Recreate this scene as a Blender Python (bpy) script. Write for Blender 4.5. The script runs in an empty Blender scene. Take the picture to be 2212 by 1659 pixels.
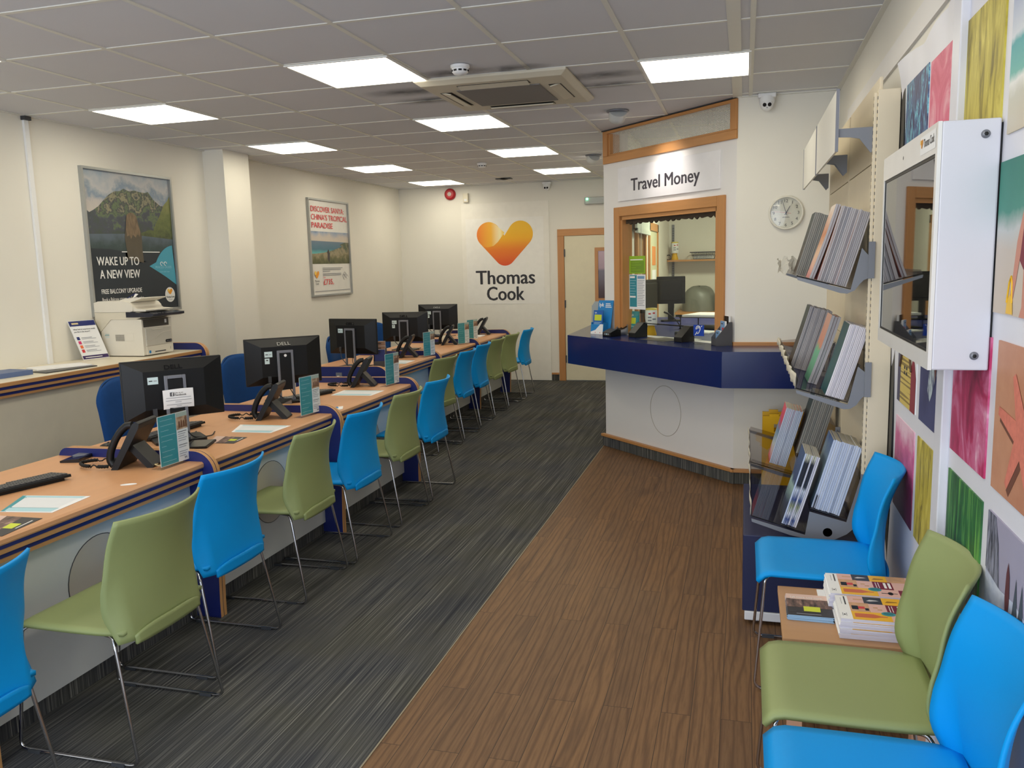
import bpy, bmesh, math, random
from mathutils import Matrix, Vector
random.seed(7)
PI = math.pi
SC = bpy.context.scene
COL = SC.collection

# ------------------------------------------------------------------ camera, light, exposure
CEIL = 2.674
_yaw, _pitch, _roll = 0.2744262, -0.1431493, 0.0259863
_R = Matrix.Rotation(_yaw, 3, 'Z') @ Matrix.Rotation(_pitch, 3, 'X') @ Matrix.Rotation(_roll, 3, 'Y')
_cam = bpy.data.cameras.new('camera')
_cam.sensor_width = 36.0
_cam.lens = 36.0 * 1795.03 / 2212.0
_cam.clip_start = 0.02
CAM = bpy.data.objects.new('camera', _cam)
COL.objects.link(CAM)
_m = Matrix((_R.col[0], _R.col[2], -_R.col[1])).transposed().to_4x4()
_m.translation = Vector((0, 0, 1.60))
CAM.matrix_world = _m
SC.camera = CAM

WORLD = bpy.data.worlds.new('world')
SC.world = WORLD
WORLD.use_nodes = True
WORLD.node_tree.nodes['Background'].inputs[0].default_value = (0.78, 0.88, 1.0, 1)
WORLD.node_tree.nodes['Background'].inputs[1].default_value = 0.9

def area(name, loc, rot, sx, sy, power, color):
    l = bpy.data.lights.new(name, 'AREA'); l.shape = 'RECTANGLE'; l.size = sx; l.size_y = sy
    l.energy = power; l.color = color
    o = bpy.data.objects.new(name, l); o.location = loc; o.rotation_euler = rot; COL.objects.link(o)
    return o
# daylight coming in through the glazed shopfront behind the photographer
area('shopfront_daylight', (-1.9, -1.45, 1.35), (PI / 2, 0, 0), 4.8, 2.3, 84, (0.84, 0.91, 1.0))
PANEL_STRENGTH = 7.0
PANEL_COLOR = (1.0, 0.93, 0.75)

vs = SC.view_settings
vs.view_transform = 'Standard'; vs.look = 'None'; vs.gamma = 1.0; vs.use_curve_mapping = False
vs.exposure = 0.30

# ------------------------------------------------------------------ materials
def lin(c):
    c = c / 255.0
    return c / 12.92 if c <= 0.04045 else ((c + 0.055) / 1.055) ** 2.4
def rgb(r, g, b): return (lin(r), lin(g), lin(b), 1.0)
MATS = {}
def nt(name):
    m = bpy.data.materials.new(name); m.use_nodes = True
    t = m.node_tree
    return m, t, t.nodes['Principled BSDF']
def link(t, a, b): t.links.new(a, b)
def node(t, kind, **kw):
    n = t.nodes.new(kind)
    for k, v in kw.items(): setattr(n, k, v)
    return n
def coords(t, scale=(1, 1, 1), rot=(0, 0, 0)):
    tc = node(t, 'ShaderNodeTexCoord'); mp = node(t, 'ShaderNodeMapping')
    mp.inputs['Scale'].default_value = scale; mp.inputs['Rotation'].default_value = rot
    link(t, tc.outputs['Object'], mp.inputs['Vector'])
    return mp.outputs['Vector']
def mixc(t, fac, a, b, blend='MIX'):
    n = node(t, 'ShaderNodeMix', data_type='RGBA', blend_type=blend)
    for s, v in ((n.inputs[0], fac), (n.inputs[6], a), (n.inputs[7], b)):
        if hasattr(v, 'is_linked'): link(t, v, s)
        else: s.default_value = v
    return n.outputs[2]
def ramp(t, src, stops):
    r = node(t, 'ShaderNodeValToRGB')
    while len(r.color_ramp.elements) < len(stops): r.color_ramp.elements.new(0.5)
    for e, (p, c) in zip(r.color_ramp.elements, stops): e.position = p; e.color = c
    link(t, src, r.inputs[0])
    return r.outputs[0]
def noise(t, vec, scale, detail=2, rough=0.5, dist=0.0):
    n = node(t, 'ShaderNodeTexNoise'); n.inputs['Scale'].default_value = scale
    n.inputs['Detail'].default_value = detail; n.inputs['Roughness'].default_value = rough
    n.inputs['Distortion'].default_value = dist
    link(t, vec, n.inputs['Vector'])
    return n.outputs['Fac']
def bumpn(t, src, p, strength, dist=0.002):
    b = node(t, 'ShaderNodeBump'); b.inputs['Strength'].default_value = strength
    b.inputs['Distance'].default_value = dist
    link(t, src, b.inputs['Height']); link(t, b.outputs[0], p.inputs['Normal'])
def pm(name, c, rough=0.5, metal=0.0, var=0.05, scale=12.0, bump=0.0, spec=0.5, stretch=(1, 1, 1), alpha=None):
    """procedural principled material: base colour with a faint mottling of its own"""
    if name in MATS: return MATS[name]
    m, t, p = nt(name)
    v = coords(t, stretch)
    f = noise(t, v, scale, 3)
    a = tuple(x * (1 - var) for x in c[:3]) + (1,); b = tuple(min(1, x * (1 + var)) for x in c[:3]) + (1,)
    link(t, mixc(t, f, a, b), p.inputs['Base Color'])
    p.inputs['Roughness'].default_value = rough; p.inputs['Metallic'].default_value = metal
    p.inputs['Specular IOR Level'].default_value = spec
    if bump:
        bumpn(t, noise(t, v, scale * 25, 2), p, bump, 0.001)
    MATS[name] = m
    return m
def grad_mat(name, axis, stops, p0, p1, rough=0.5, nz=0.0, nscale=8):
    """printed picture: colour bands along one axis of the object between p0 and p1, broken up by noise"""
    if name in MATS: return MATS[name]
    m, t, p = nt(name)
    v = coords(t)
    s = node(t, 'ShaderNodeSeparateXYZ'); link(t, v, s.inputs[0])
    mr = node(t, 'ShaderNodeMapRange'); link(t, s.outputs['XYZ'.index(axis)], mr.inputs[0])
    mr.inputs[1].default_value = p0; mr.inputs[2].default_value = p1
    src = mr.outputs[0]
    if nz:
        n = noise(t, v, nscale, 5, 0.6)
        a = node(t, 'ShaderNodeMath', operation='MULTIPLY_ADD'); link(t, n, a.inputs[0])
        a.inputs[1].default_value = nz; link(t, src, a.inputs[2])
        b = node(t, 'ShaderNodeMath', operation='SUBTRACT'); link(t, a.outputs[0], b.inputs[0]); b.inputs[1].default_value = nz / 2
        src = b.outputs[0]
    link(t, ramp(t, src, stops), p.inputs['Base Color'])
    p.inputs['Roughness'].default_value = rough
    MATS[name] = m
    return m
def streak_mat(name, scale, stretch, stops, rough=0.5, rot=(0, 0, 0), dist=0.0, detail=4):
    if name in MATS: return MATS[name]
    m, t, p = nt(name)
    v = coords(t, stretch, rot)
    link(t, ramp(t, noise(t, v, scale, detail, 0.6, dist), stops), p.inputs['Base Color'])
    p.inputs['Roughness'].default_value = rough
    MATS[name] = m
    return m
def emit_mat(name, color, strength):
    m, t, p = nt(name)
    p.inputs['Base Color'].default_value = (0.9, 0.9, 0.9, 1)
    p.inputs['Emission Color'].default_value = tuple(color) + (1,)
    p.inputs['Emission Strength'].default_value = strength
    MATS[name] = m
    return m
def clear_mat(name, tint, gloss=0.08, rough=0.02):
    """thin clear or smoked sheet: tinted see-through body with a mirror coat that grows at grazing angles"""
    if name in MATS: return MATS[name]
    m = bpy.data.materials.new(name); m.use_nodes = True; t = m.node_tree; t.nodes.clear()
    o = node(t, 'ShaderNodeOutputMaterial'); tr = node(t, 'ShaderNodeBsdfTransparent'); gl = node(t, 'ShaderNodeBsdfGlossy')
    tr.inputs[0].default_value = tint; gl.inputs['Roughness'].default_value = rough
    lw = node(t, 'ShaderNodeLayerWeight'); lw.inputs[0].default_value = 0.5
    pw = node(t, 'ShaderNodeMath', operation='POWER'); link(t, lw.outputs['Facing'], pw.inputs[0]); pw.inputs[1].default_value = 4.0
    a = node(t, 'ShaderNodeMath', operation='MULTIPLY_ADD'); link(t, pw.outputs[0], a.inputs[0]); a.inputs[1].default_value = 0.4; a.inputs[2].default_value = gloss * 0.35
    mx = node(t, 'ShaderNodeMixShader'); link(t, a.outputs[0], mx.inputs[0]); link(t, tr.outputs[0], mx.inputs[1]); link(t, gl.outputs[0], mx.inputs[2])
    link(t, mx.outputs[0], o.inputs[0])
    MATS[name] = m
    return m

WALL = pm('wall_paint', rgb(233, 229, 218), 0.75, var=0.025, scale=3)
WALLB = pm('booth_paint', rgb(232, 229, 226), 0.6, var=0.025, scale=4)
TILE = pm('ceiling_tile', rgb(214, 214, 218), 0.9, var=0.03, scale=1.5, bump=0.25)
TEE = pm('ceiling_tee', rgb(226, 224, 214), 0.5, var=0.02)
BEECH = pm('beech_laminate', rgb(212, 157, 112), 0.38, var=0.07, scale=5, stretch=(6, 0.7, 6))
PLY = pm('ply_edge', rgb(190, 140, 88), 0.55, var=0.16, scale=9, stretch=(10, 0.8, 14))
PLYV = pm('ply_edge_upright', rgb(196, 146, 92), 0.55, var=0.14, scale=9, stretch=(10, 10, 0.8))
OAK = pm('oak_frame', rgb(190, 134, 80), 0.42, var=0.12, scale=6, stretch=(9, 9, 0.7))
OAKH = pm('oak_frame_level', rgb(192, 136, 80), 0.42, var=0.12, scale=6, stretch=(0.8, 0.8, 9))
NAVY = pm('navy_laminate', rgb(27, 38, 104), 0.42, var=0.06)
NAVYC = pm('navy_counter', rgb(17, 34, 92), 0.2, var=0.05)
PANELG = pm('modesty_panel', rgb(206, 208, 206), 0.55, var=0.03)
DISCG = pm('access_cover', rgb(186, 178, 164), 0.6, var=0.05)
BLACK = pm('black_plastic', rgb(17, 18, 20), 0.42, var=0.12, bump=0.15, spec=0.35)
BLACKG = pm('black_gloss', rgb(14, 14, 16), 0.12, var=0.05)
DARKG = pm('dark_grey_plastic', rgb(58, 60, 64), 0.4, var=0.06)
SILVER = pm('silver_plastic', rgb(126, 128, 136), 0.4, metal=0.35, var=0.05)
CHROME = pm('chrome', rgb(196, 196, 200), 0.13, metal=1.0, var=0.04)
STEELG = pm('grey_steel', rgb(126, 129, 136), 0.45, metal=0.1, var=0.04)
CREAM = pm('cream_steel', rgb(226, 212, 184), 0.5, var=0.03)
WHITE = pm('white_plastic', rgb(236, 236, 236), 0.4, var=0.02)
WHITEP = pm('white_paper', rgb(238, 238, 238), 0.7, var=0.02)
PAGES = pm('page_edges', rgb(206, 204, 208), 0.8, var=0.12, scale=30, stretch=(6, 6, 6))
GREYTXT = pm('grey_print', rgb(140, 142, 150), 0.7, var=0.05)
DARKTXT = pm('dark_print', rgb(48, 48, 54), 0.6, var=0.05)
TXTW = pm('white_print', rgb(235, 235, 232), 0.6, var=0.02)
TEAL = pm('teal_print', rgb(54, 150, 160), 0.5, var=0.04)
TEALP = pm('pale_teal_print', rgb(176, 214, 222), 0.6, var=0.04)
REDP = pm('red_print', rgb(206, 60, 66), 0.6, var=0.04)
CHG = pm('green_shell', rgb(142, 153, 100), 0.52, var=0.04, scale=4, bump=0.12)
CHB = pm('blue_shell', rgb(0, 150, 226), 0.5, var=0.04, scale=4, bump=0.12, spec=0.25)
OFFB = pm('blue_upholstery', rgb(5, 62, 120), 0.95, var=0.1, scale=40, bump=0.5)
YEL = pm('yellow_plastic', rgb(228, 178, 20), 0.45, var=0.05)
LIME = pm('lime_print', rgb(206, 216, 58), 0.55, var=0.04)
CYANB = pm('cyan_print', rgb(20, 128, 196), 0.5, var=0.05)
SMOKE = clear_mat('smoked_acrylic', (0.80, 0.785, 0.785, 1))
CLEAR = clear_mat('clear_acrylic', (0.985, 0.992, 0.992, 1), 0.05)
GLASS = clear_mat('window_glass', (0.975, 0.985, 0.965, 1))

def carpet_mat(name, up=False):
    m, t, p = nt(name)
    st = (60, 60, 1.0) if up else (78, 0.62, 1)
    v = coords(t, st)
    a = noise(t, v, 1.6, 3, 0.6)
    v2 = coords(t, (st[0] * 3, st[1] * 1.6 if not up else st[1] * 3, st[2] * 1.7))
    b = noise(t, v2, 1.3, 2, 0.6)
    v3 = coords(t, (1.2, 1.2, 1.2)); c = noise(t, v3, 2.2, 2)
    # 50 cm tiles laid with a step between rows
    mx = node(t, 'ShaderNodeMath', operation='MULTIPLY'); link(t, a, mx.inputs[0]); link(t, b, mx.inputs[1])
    col = ramp(t, mx.outputs[0], [(0.12, rgb(46, 46, 48)), (0.22, rgb(70, 70, 69)), (0.30, rgb(90, 89, 86)), (0.42, rgb(142, 140, 132))])
    tint = ramp(t, c, [(0.35, rgb(44, 56, 84)), (0.5, rgb(90, 90, 90)), (0.66, rgb(98, 96, 74))])
    link(t, mixc(t, 0.14, col, tint), p.inputs['Base Color'])
    p.inputs['Roughness'].default_value = 1.0; p.inputs['Specular IOR Level'].default_value = 0.1
    bumpn(t, b, p, 0.4, 0.003)
    MATS[name] = m
    return m
CARPET = carpet_mat('striped_carpet'); CARPETV = carpet_mat('carpet_skirting', True)

def plank_mat():
    m, t, p = nt('oak_vinyl_planks')
    tc = node(t, 'ShaderNodeTexCoord'); mp = node(t, 'ShaderNodeMapping'); mp.inputs['Rotation'].default_value = (0, 0, PI / 2)
    mp.inputs['Location'].default_value = (0.2, 0.06, 0)
    link(t, tc.outputs['Object'], mp.inputs['Vector'])
    br = node(t, 'ShaderNodeTexBrick'); br.offset = 0.37; br.offset_frequency = 2
    link(t, mp.outputs[0], br.inputs['Vector'])
    br.inputs['Scale'].default_value = 1.0; br.inputs['Brick Width'].default_value = 1.1; br.inputs['Row Height'].default_value = 0.104
    br.inputs['Mortar Size'].default_value = 0.0012; br.inputs['Mortar Smooth'].default_value = 0.2
    br.inputs['Color1'].default_value = (0, 0, 0, 1); br.inputs['Color2'].default_value = (1, 1, 1, 1); br.inputs['Mortar'].default_value = (0.5, 0.5, 0.5, 1)
    # grain shifted plank by plank
    sh = node(t, 'ShaderNodeVectorMath', operation='MULTIPLY_ADD'); link(t, br.outputs['Color'], sh.inputs[0]); sh.inputs[1].default_value = (7, 13, 5)
    link(t, tc.outputs['Object'], sh.inputs[2])
    m1 = node(t, 'ShaderNodeMapping'); m1.inputs['Scale'].default_value = (11, 1.5, 1); link(t, sh.outputs[0], m1.inputs[0])
    rings = node(t, 'ShaderNodeTexWave', wave_type='BANDS', bands_direction='X')
    link(t, m1.outputs[0], rings.inputs['Vector']); rings.inputs['Scale'].default_value = 0.9; rings.inputs['Distortion'].default_value = 14.0
    rings.inputs['Detail'].default_value = 2.0; rings.inputs['Detail Scale'].default_value = 0.55
    m2 = node(t, 'ShaderNodeMapping'); m2.inputs['Scale'].default_value = (60, 3.0, 1); link(t, sh.outputs[0], m2.inputs[0])
    fine = noise(t, m2.outputs[0], 2.0, 4, 0.65)
    blot = noise(t, m1.outputs[0], 0.55, 3, 0.6)
    base = ramp(t, br.outputs['Color'], [(0.0, rgb(116, 86, 59)), (0.5, rgb(121, 89, 60)), (1.0, rgb(128, 94, 62))])
    c1 = mixc(t, ramp(t, rings.outputs['Fac'], [(0.0, (0.55, 0.55, 0.55, 1)), (0.14, (0.25, 0.25, 0.25, 1)), (0.45, (0, 0, 0, 1))]), base, rgb(74, 49, 32))
    c2 = mixc(t, ramp(t, fine, [(0.34, (0.5, 0.5, 0.5, 1)), (0.56, (0, 0, 0, 1))]), c1, rgb(82, 57, 38))
    c3 = mixc(t, ramp(t, blot, [(0.58, (0, 0, 0, 1)), (0.74, (0.7, 0.7, 0.7, 1))]), c2, rgb(66, 46, 34))
    c4 = mixc(t, br.outputs['Fac'], c3, rgb(48, 34, 26))
    link(t, c4, p.inputs['Base Color'])
    p.inputs['Roughness'].default_value = 0.55; p.inputs['Specular IOR Level'].default_value = 0.35
    bumpn(t, fine, p, 0.12, 0.001)
    return m
PLANK = plank_mat()

# ------------------------------------------------------------------ mesh builder
_TEXT = {}
def text_geo(s, bold):
    k = (s, bold)
    if k not in _TEXT:
        c = bpy.data.curves.new('t', 'FONT'); c.body = s; c.size = 1.0; c.offset = 0.0; c.extrude = 0.0; c.resolution_u = 3
        o = bpy.data.objects.new('t', c); COL.objects.link(o)
        me = bpy.data.meshes.new_from_object(o.evaluated_get(bpy.context.evaluated_depsgraph_get()))
        vs_ = [v.co.copy() for v in me.vertices]; fs = [tuple(p.vertices) for p in me.polygons]
        COL.objects.unlink(o); bpy.data.objects.remove(o); bpy.data.curves.remove(c); bpy.data.meshes.remove(me)
        _TEXT[k] = (vs_, fs)
    return _TEXT[k]

def fillet(path, r, n=5):
    out = [Vector(path[0])]
    for a, b, c in zip(path, path[1:], path[2:]):
        a, b, c = Vector(a), Vector(b), Vector(c)
        d1 = (a - b); d2 = (c - b); L = min(r, d1.length * 0.45, d2.length * 0.45)
        p, q = b + d1.normalized() * L, b + d2.normalized() * L
        for i in range(n + 1):
            s = i / n
            out.append((1 - s) ** 2 * p + 2 * s * (1 - s) * b + s * s * q)
    out.append(Vector(path[-1]))
    return out

class MB:
    def __init__(s, M=None): s.v = []; s.f = []; s.m = []; s.sm = []; s.mats = []; s.M = M or Matrix.Identity(4)
    def mi(s, mat):
        if mat not in s.mats: s.mats.append(mat)
        return s.mats.index(mat)
    def add(s, vs_, fs, mat, smooth=False, M=None):
        k = len(s.v); T = s.M @ M if M is not None else s.M
        s.v += [T @ Vector(p) for p in vs_]
        mats = mat if isinstance(mat, (list, tuple)) else [mat] * len(fs)
        for f, mm in zip(fs, mats):
            s.f.append(tuple(k + i for i in f)); s.m.append(s.mi(mm)); s.sm.append(smooth)
        return s
    def box(s, x0, y0, z0, x1, y1, z1, mat, M=None):
        """mat may be a list of six: -x +x -y +y -z +z"""
        v = [(x, y, z) for z in (z0, z1) for y in (y0, y1) for x in (x0, x1)]
        f = [(0, 4, 6, 2), (1, 3, 7, 5), (0, 1, 5, 4), (2, 6, 7, 3), (0, 2, 3, 1), (4, 5, 7, 6)]
        return s.add(v, f, mat, False, M)
    def cbox(s, c, d, mat, M=None):
        return s.box(c[0] - d[0] / 2, c[1] - d[1] / 2, c[2] - d[2] / 2, c[0] + d[0] / 2, c[1] + d[1] / 2, c[2] + d[2] / 2, mat, M)
    def prism(s, pts, axis, a, b, mat, edge=None, M=None, smooth=False):
        n = len(pts)
        def P(p, w): return {'x': (w, p[0], p[1]), 'y': (p[0], w, p[1]), 'z': (p[0], p[1], w)}[axis]
        v = [P(p, a) for p in pts] + [P(p, b) for p in pts]
        s.add(v, [tuple(range(n)), tuple(range(2 * n - 1, n - 1, -1))], mat, False, M)
        s.add(v, [(i, (i + 1) % n, n + (i + 1) % n, n + i) for i in range(n)], edge or mat, smooth, M)
        return s
    def poly(s, pts, mat, M=None): return s.add(pts, [tuple(range(len(pts)))], mat, False, M)
    def rect(s, axis, w, a0, b0, a1, b1, mat, M=None):
        pts = [(a0, b0), (a1, b0), (a1, b1), (a0, b1)]
        return s.flat(pts, axis, w, mat, M)
    def flat(s, pts, axis, w, mat, M=None):
        return s.poly([{'x': (w, p[0], p[1]), 'y': (p[0], w, p[1]), 'z': (p[0], p[1], w)}[axis] for p in pts], mat, M)
    def tube(s, path, r, mat, n=8, closed=False, cap=True):
        P = [Vector(p) for p in path]; N = len(P); rs = r if isinstance(r, (list, tuple)) else [r] * N
        rings = []; up = None
        for i in range(N):
            if closed: t = P[(i + 1) % N] - P[i - 1]
            else: t = P[min(i + 1, N - 1)] - P[max(i - 1, 0)]
            if t.length < 1e-9: t = Vector((0, 0, 1))
            t.normalize()
            if up is None:
                up = Vector((0, 0, 1)) if abs(t.z) < 0.9 else Vector((1, 0, 0))
            u = (up - t * up.dot(t)); u.normalize(); w = t.cross(u); up = u
            rings.append([P[i] + (u * math.cos(2 * PI * k / n) + w * math.sin(2 * PI * k / n)) * rs[i] for k in range(n)])
        v = [p for rg in rings for p in rg]; f = []
        for i in range(N if closed else N - 1):
            j = (i + 1) % N
            for k in range(n): f.append((i * n + k, i * n + (k + 1) % n, j * n + (k + 1) % n, j * n + k))
        s.add(v, f, mat, True)
        if cap and not closed: s.add(v, [tuple(range(n)), tuple(range(N * n - 1, (N - 1) * n - 1, -1))], mat)
        return s
    def lathe(s, prof, mat, n=24, M=None, smooth=True):
        v = []; f = []
        for (r, z) in prof: v += [(r * math.cos(2 * PI * k / n), r * math.sin(2 * PI * k / n), z) for k in range(n)]
        for i in range(len(prof) - 1):
            for k in range(n): f.append((i * n + k, i * n + (k + 1) % n, (i + 1) * n + (k + 1) % n, (i + 1) * n + k))
        s.add(v, f, mat, smooth, M)
        caps = []
        if prof[0][0] > 1e-6: caps.append(tuple(range(n)))
        if prof[-1][0] > 1e-6: caps.append(tuple(range(len(prof) * n - 1, (len(prof) - 1) * n - 1, -1)))
        if caps: s.add(v, caps, mat, False, M)
        return s
    def grid(s, fn, nu, nv, mat, M=None, smooth=True):
        v = [fn(i / nu, j / nv) for j in range(nv + 1) for i in range(nu + 1)]
        f = [(j * (nu + 1) + i, j * (nu + 1) + i + 1, (j + 1) * (nu + 1) + i + 1, (j + 1) * (nu + 1) + i) for j in range(nv) for i in range(nu)]
        return s.add(v, f, mat, smooth, M)
    def ball(s, c, r, mat, n=12, sq=(1, 1, 1)):
        prof = [(r * math.sin(PI * i / n), -r * math.cos(PI * i / n)) for i in range(n + 1)]
        prof[0] = (1e-5, -r); prof[-1] = (1e-5, r)
        return s.lathe(prof, mat, n * 2, Matrix.Translation(c) @ Matrix.Diagonal((sq[0], sq[1], sq[2], 1)))
    def text(s, st, size, mat, M, bold=0.0, sx=1.0, align='l', w=None):
        v, f = text_geo(st, 0)
        x0 = min(p.x for p in v); x1 = max(p.x for p in v)
        k = (w / ((x1 - x0) * size)) if w else sx
        off = {'l': x0, 'c': (x0 + x1) / 2, 'r': x1}[align]
        for i, (dx, dy) in enumerate(((0, 0), (-1, 0), (1, 0), (0, -.6), (0, .6)) if bold > 0 else ((0, 0),)):
            s.add([((p.x - off) * size * k + dx * bold * size * 1.4, p.y * size + dy * bold * size, i * 2e-5) for p in v], f, mat, False, M)
        return s
    def build(s, name, parent=None, bevel=0.0, seg=2, solid=0.0, sub=0, recalc=True):
        me = bpy.data.meshes.new(name); me.from_pydata([tuple(p) for p in s.v], [], s.f)
        for m in s.mats: me.materials.append(m)
        me.polygons.foreach_set('material_index', s.m); me.polygons.foreach_set('use_smooth', s.sm)
        if recalc:
            bm = bmesh.new(); bm.from_mesh(me); bmesh.ops.recalc_face_normals(bm, faces=bm.faces[:]); bm.to_mesh(me); bm.free()
        me.update()
        o = bpy.data.objects.new(name, me); COL.objects.link(o)
        if parent: o.parent = parent
        if solid:
            md = o.modifiers.new('solid', 'SOLIDIFY'); md.thickness = solid; md.offset = 0
        if sub:
            md = o.modifiers.new('sub', 'SUBSURF'); md.levels = sub; md.render_levels = sub
        if bevel:
            md = o.modifiers.new('bevel', 'BEVEL'); md.width = bevel; md.segments = seg; md.limit_method = 'ANGLE'; md.angle_limit = 0.6
        return o

def tag(o, label, cat, group=None, kind=None):
    o['label'] = label; o['category'] = cat
    if group: o['group'] = group
    if kind: o['kind'] = kind
    return o
def thing(name, label, cat, loc=(0, 0, 0), rz=0.0, group=None):
    o = bpy.data.objects.new(name, None); COL.objects.link(o); o.empty_display_size = 0.05
    o.location = loc; o.rotation_euler = (0, 0, rz)
    return tag(o, label, cat, group)
def struct(o): o['kind'] = 'structure'; return o
def dup(root, loc, rz, label=None, group=None, swap=None):
    """copy a thing with its parts and sub-parts"""
    def cp(o, par):
        c = o.copy(); COL.objects.link(c)
        if par: c.parent = par
        if swap and c.type == 'MESH' and swap[0] in list(o.data.materials):
            key = (o.data.name, swap[1].name)
            if key not in _SWAP:
                d = o.data.copy()
                for i, mm in enumerate(d.materials):
                    if mm == swap[0]: d.materials[i] = swap[1]
                _SWAP[key] = d
            c.data = _SWAP[key]
        for ch in list(o.children): cp(ch, c)
        return c
    r = cp(root, None); r.location = loc; r.rotation_euler = (0, 0, rz)
    if label: r['label'] = label
    if group: r['group'] = group
    return r
_SWAP = {}
def T(x=0, y=0, z=0): return Matrix.Translation((x, y, z))
def RX(a): return Matrix.Rotation(a, 4, 'X')
def RY(a): return Matrix.Rotation(a, 4, 'Y')
def RZ(a): return Matrix.Rotation(a, 4, 'Z')
# frames for lettering: text x/y axes -> world axes
def face_px(x, y, z): # lies on a wall facing +x, reads towards +y
    return T(x, y, z) @ Matrix(((0, 0, 1, 0), (1, 0, 0, 0), (0, 1, 0, 0), (0, 0, 0, 1)))
def face_my(x, y, z): # lies on a wall facing -y, reads towards +x
    return T(x, y, z) @ RX(PI / 2)
def face_mx(x, y, z): # wall facing -x, reads towards -y
    return T(x, y, z) @ Matrix(((0, 0, -1, 0), (-1, 0, 0, 0), (0, 1, 0, 0), (0, 0, 0, 1)))
def arc(cx, cy, r, a0, a1, n=12): return [(cx + r * math.cos(a0 + (a1 - a0) * i / n), cy + r * math.sin(a0 + (a1 - a0) * i / n)) for i in range(n + 1)]
def rrect(x0, y0, x1, y1, r, n=4):
    return arc(x1 - r, y1 - r, r, 0, PI / 2, n) + arc(x0 + r, y1 - r, r, PI / 2, PI, n) + arc(x0 + r, y0 + r, r, PI, 1.5 * PI, n) + arc(x1 - r, y0 + r, r, 1.5 * PI, 2 * PI, n)
# ------------------------------------------------------------------ room shell
XL, XR, YB, YF, YA = -4.70, 0.585, 11.08, -1.6, 6.03
P1 = Vector((-1.157, 7.123, 0)); BL = 1.5457
BF = T(P1.x, P1.y, 0) @ RZ(-PI / 4)          # booth frame: x along the face, y inwards, z up
def bw(t, off=0.0, z=0.0): return BF @ Vector((t, off, z))
P2 = bw(BL)
XS = -1.175                                  # carpet / plank joint

b = MB(); b.add([(XL, YF, 0), (XS, YF, 0), (XS, 7.12, 0), (P1.x, 7.14, 0), (P2.x + .02, P2.y + .05, 0), (1.5, YA + .05, 0), (1.5, YB, 0), (XL, YB, 0)],
      [tuple(range(8))], CARPET)
struct(b.build('floor'))
b = MB(); b.add([(XS, YF, 0), (XR + .02, YF, 0), (XR + .02, YA + .02, 0), (P2.x, P2.y, 0), (P1.x, P1.y, 0), (XS, 7.12, 0)], [tuple(range(6))], PLANK)
struct(b.build('floor'))
b = MB(); b.box(XS - .003, YF, -.001, XS + .002, 7.11, .0025, pm('joint_strip', rgb(150, 136, 112), 0.5)); struct(b.build('trim_1'))

# ceiling: lay-in tiles between exposed tees
GX0, GY0 = -2.3803, 4.1254
b = MB()
b.rect('z', CEIL + .004, XL, YF, 1.5, YB, TILE)
k = -4
for i in range(-4, 8):
    x = GX0 + .6 * i
    if XL < x < 1.5: b.box(x - .012, YF, CEIL, x + .012, YB, CEIL + .008, TEE)
for j in range(-10, 13):
    y = GY0 + .6 * j
    if YF < y < YB: b.box(XL, y - .012, CEIL + .0005, 1.5, y + .012, CEIL + .008, TEE)
for (x0, x1, y0, y1) in ((XL, XL + .025, YF, YB), (XR - .025, XR, YF, YA), (XL, P1.x, YB - .025, YB), (P2.x, XR, YA - .025, YA)):
    b.box(x0, y0, CEIL - .004, x1, y1, CEIL + .008, TEE)
b.box(P2.x - .03, YF, CEIL - .001, P2.x + .03, YA, CEIL + .006, TEE)
b.prism([(0, -.02), (BL, -.02), (BL, 0), (0, 0)], 'z', CEIL - .004, CEIL + .006, DARKG, M=BF)
b.box(XL, YF, CEIL + .05, 1.5, YB, CEIL + .07, TILE)
struct(b.build('ceiling'))

b = MB(); b.box(XL - .1, YF, 0, XL, YB, CEIL + .05, WALL); struct(b.build('wall_left'))
b = MB(); b.box(XL - .1, YB, 0, 1.6, YB + .1, CEIL + .05, WALL); struct(b.build('wall_back'))
b = MB(); b.box(XR, YF, 0, XR + .08, YA + .1, CEIL + .05, WALL); struct(b.build('wall_right'))
b = MB(); b.box(P2.x, YA, 0, XR + .08, YA + .1, CEIL + .05, WALL); struct(b.build('wall_alcove'))
b = MB(); b.box(1.5, YA + .1, 0, 1.6, YB, CEIL + .05, WALL); struct(b.build('wall_office'))
b = MB(); b.box(P1.x, P1.y + .03, 0, -.955, YB, CEIL + .05, WALL); struct(b.build('wall_booth_side'))
b = MB(); b.box(XL, 6.65, 0, -4.49, 7.05, CEIL + .02, WALL); struct(b.build('wall_column'))
b = MB(); b.box(XL, 4.70, .99, XL + .018, 4.735, CEIL, WHITE); b.box(XL, 4.69, CEIL - .03, XL + .035, 4.745, CEIL - .004, DARKG)
struct(b.build('trim_2'))
b = MB(); b.box(XR - .012, YF, 2.355, XR, 5.45, 2.45, WALLB); struct(b.build('trim_3'))

# diagonal booth wall with a serving window and a grille opening
WT0, WT1, WZ0, WZ1 = 0.235, 1.375, 0.995, 1.965
GT0, GT1, GZ0, GZ1 = 0.075, 1.50, 2.465, 2.645
b = MB(BF)
th = .09
b.box(0, 0, 0, BL, th, .995, WALLB)
b.box(0, 0, .995, WT0, th, WZ1, WALLB); b.box(WT1, 0, .995, BL, th, WZ1, WALLB)
b.box(0, 0, WZ1, BL, th, GZ0, WALLB); b.box(0, 0, GZ0, GT0, th, CEIL, WALLB); b.box(GT1, 0, GZ0, BL, th, CEIL, WALLB)
b.box(GT0, 0, GZ1, GT1, th, CEIL + .05, WALLB)
struct(b.build('wall_booth'))
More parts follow.
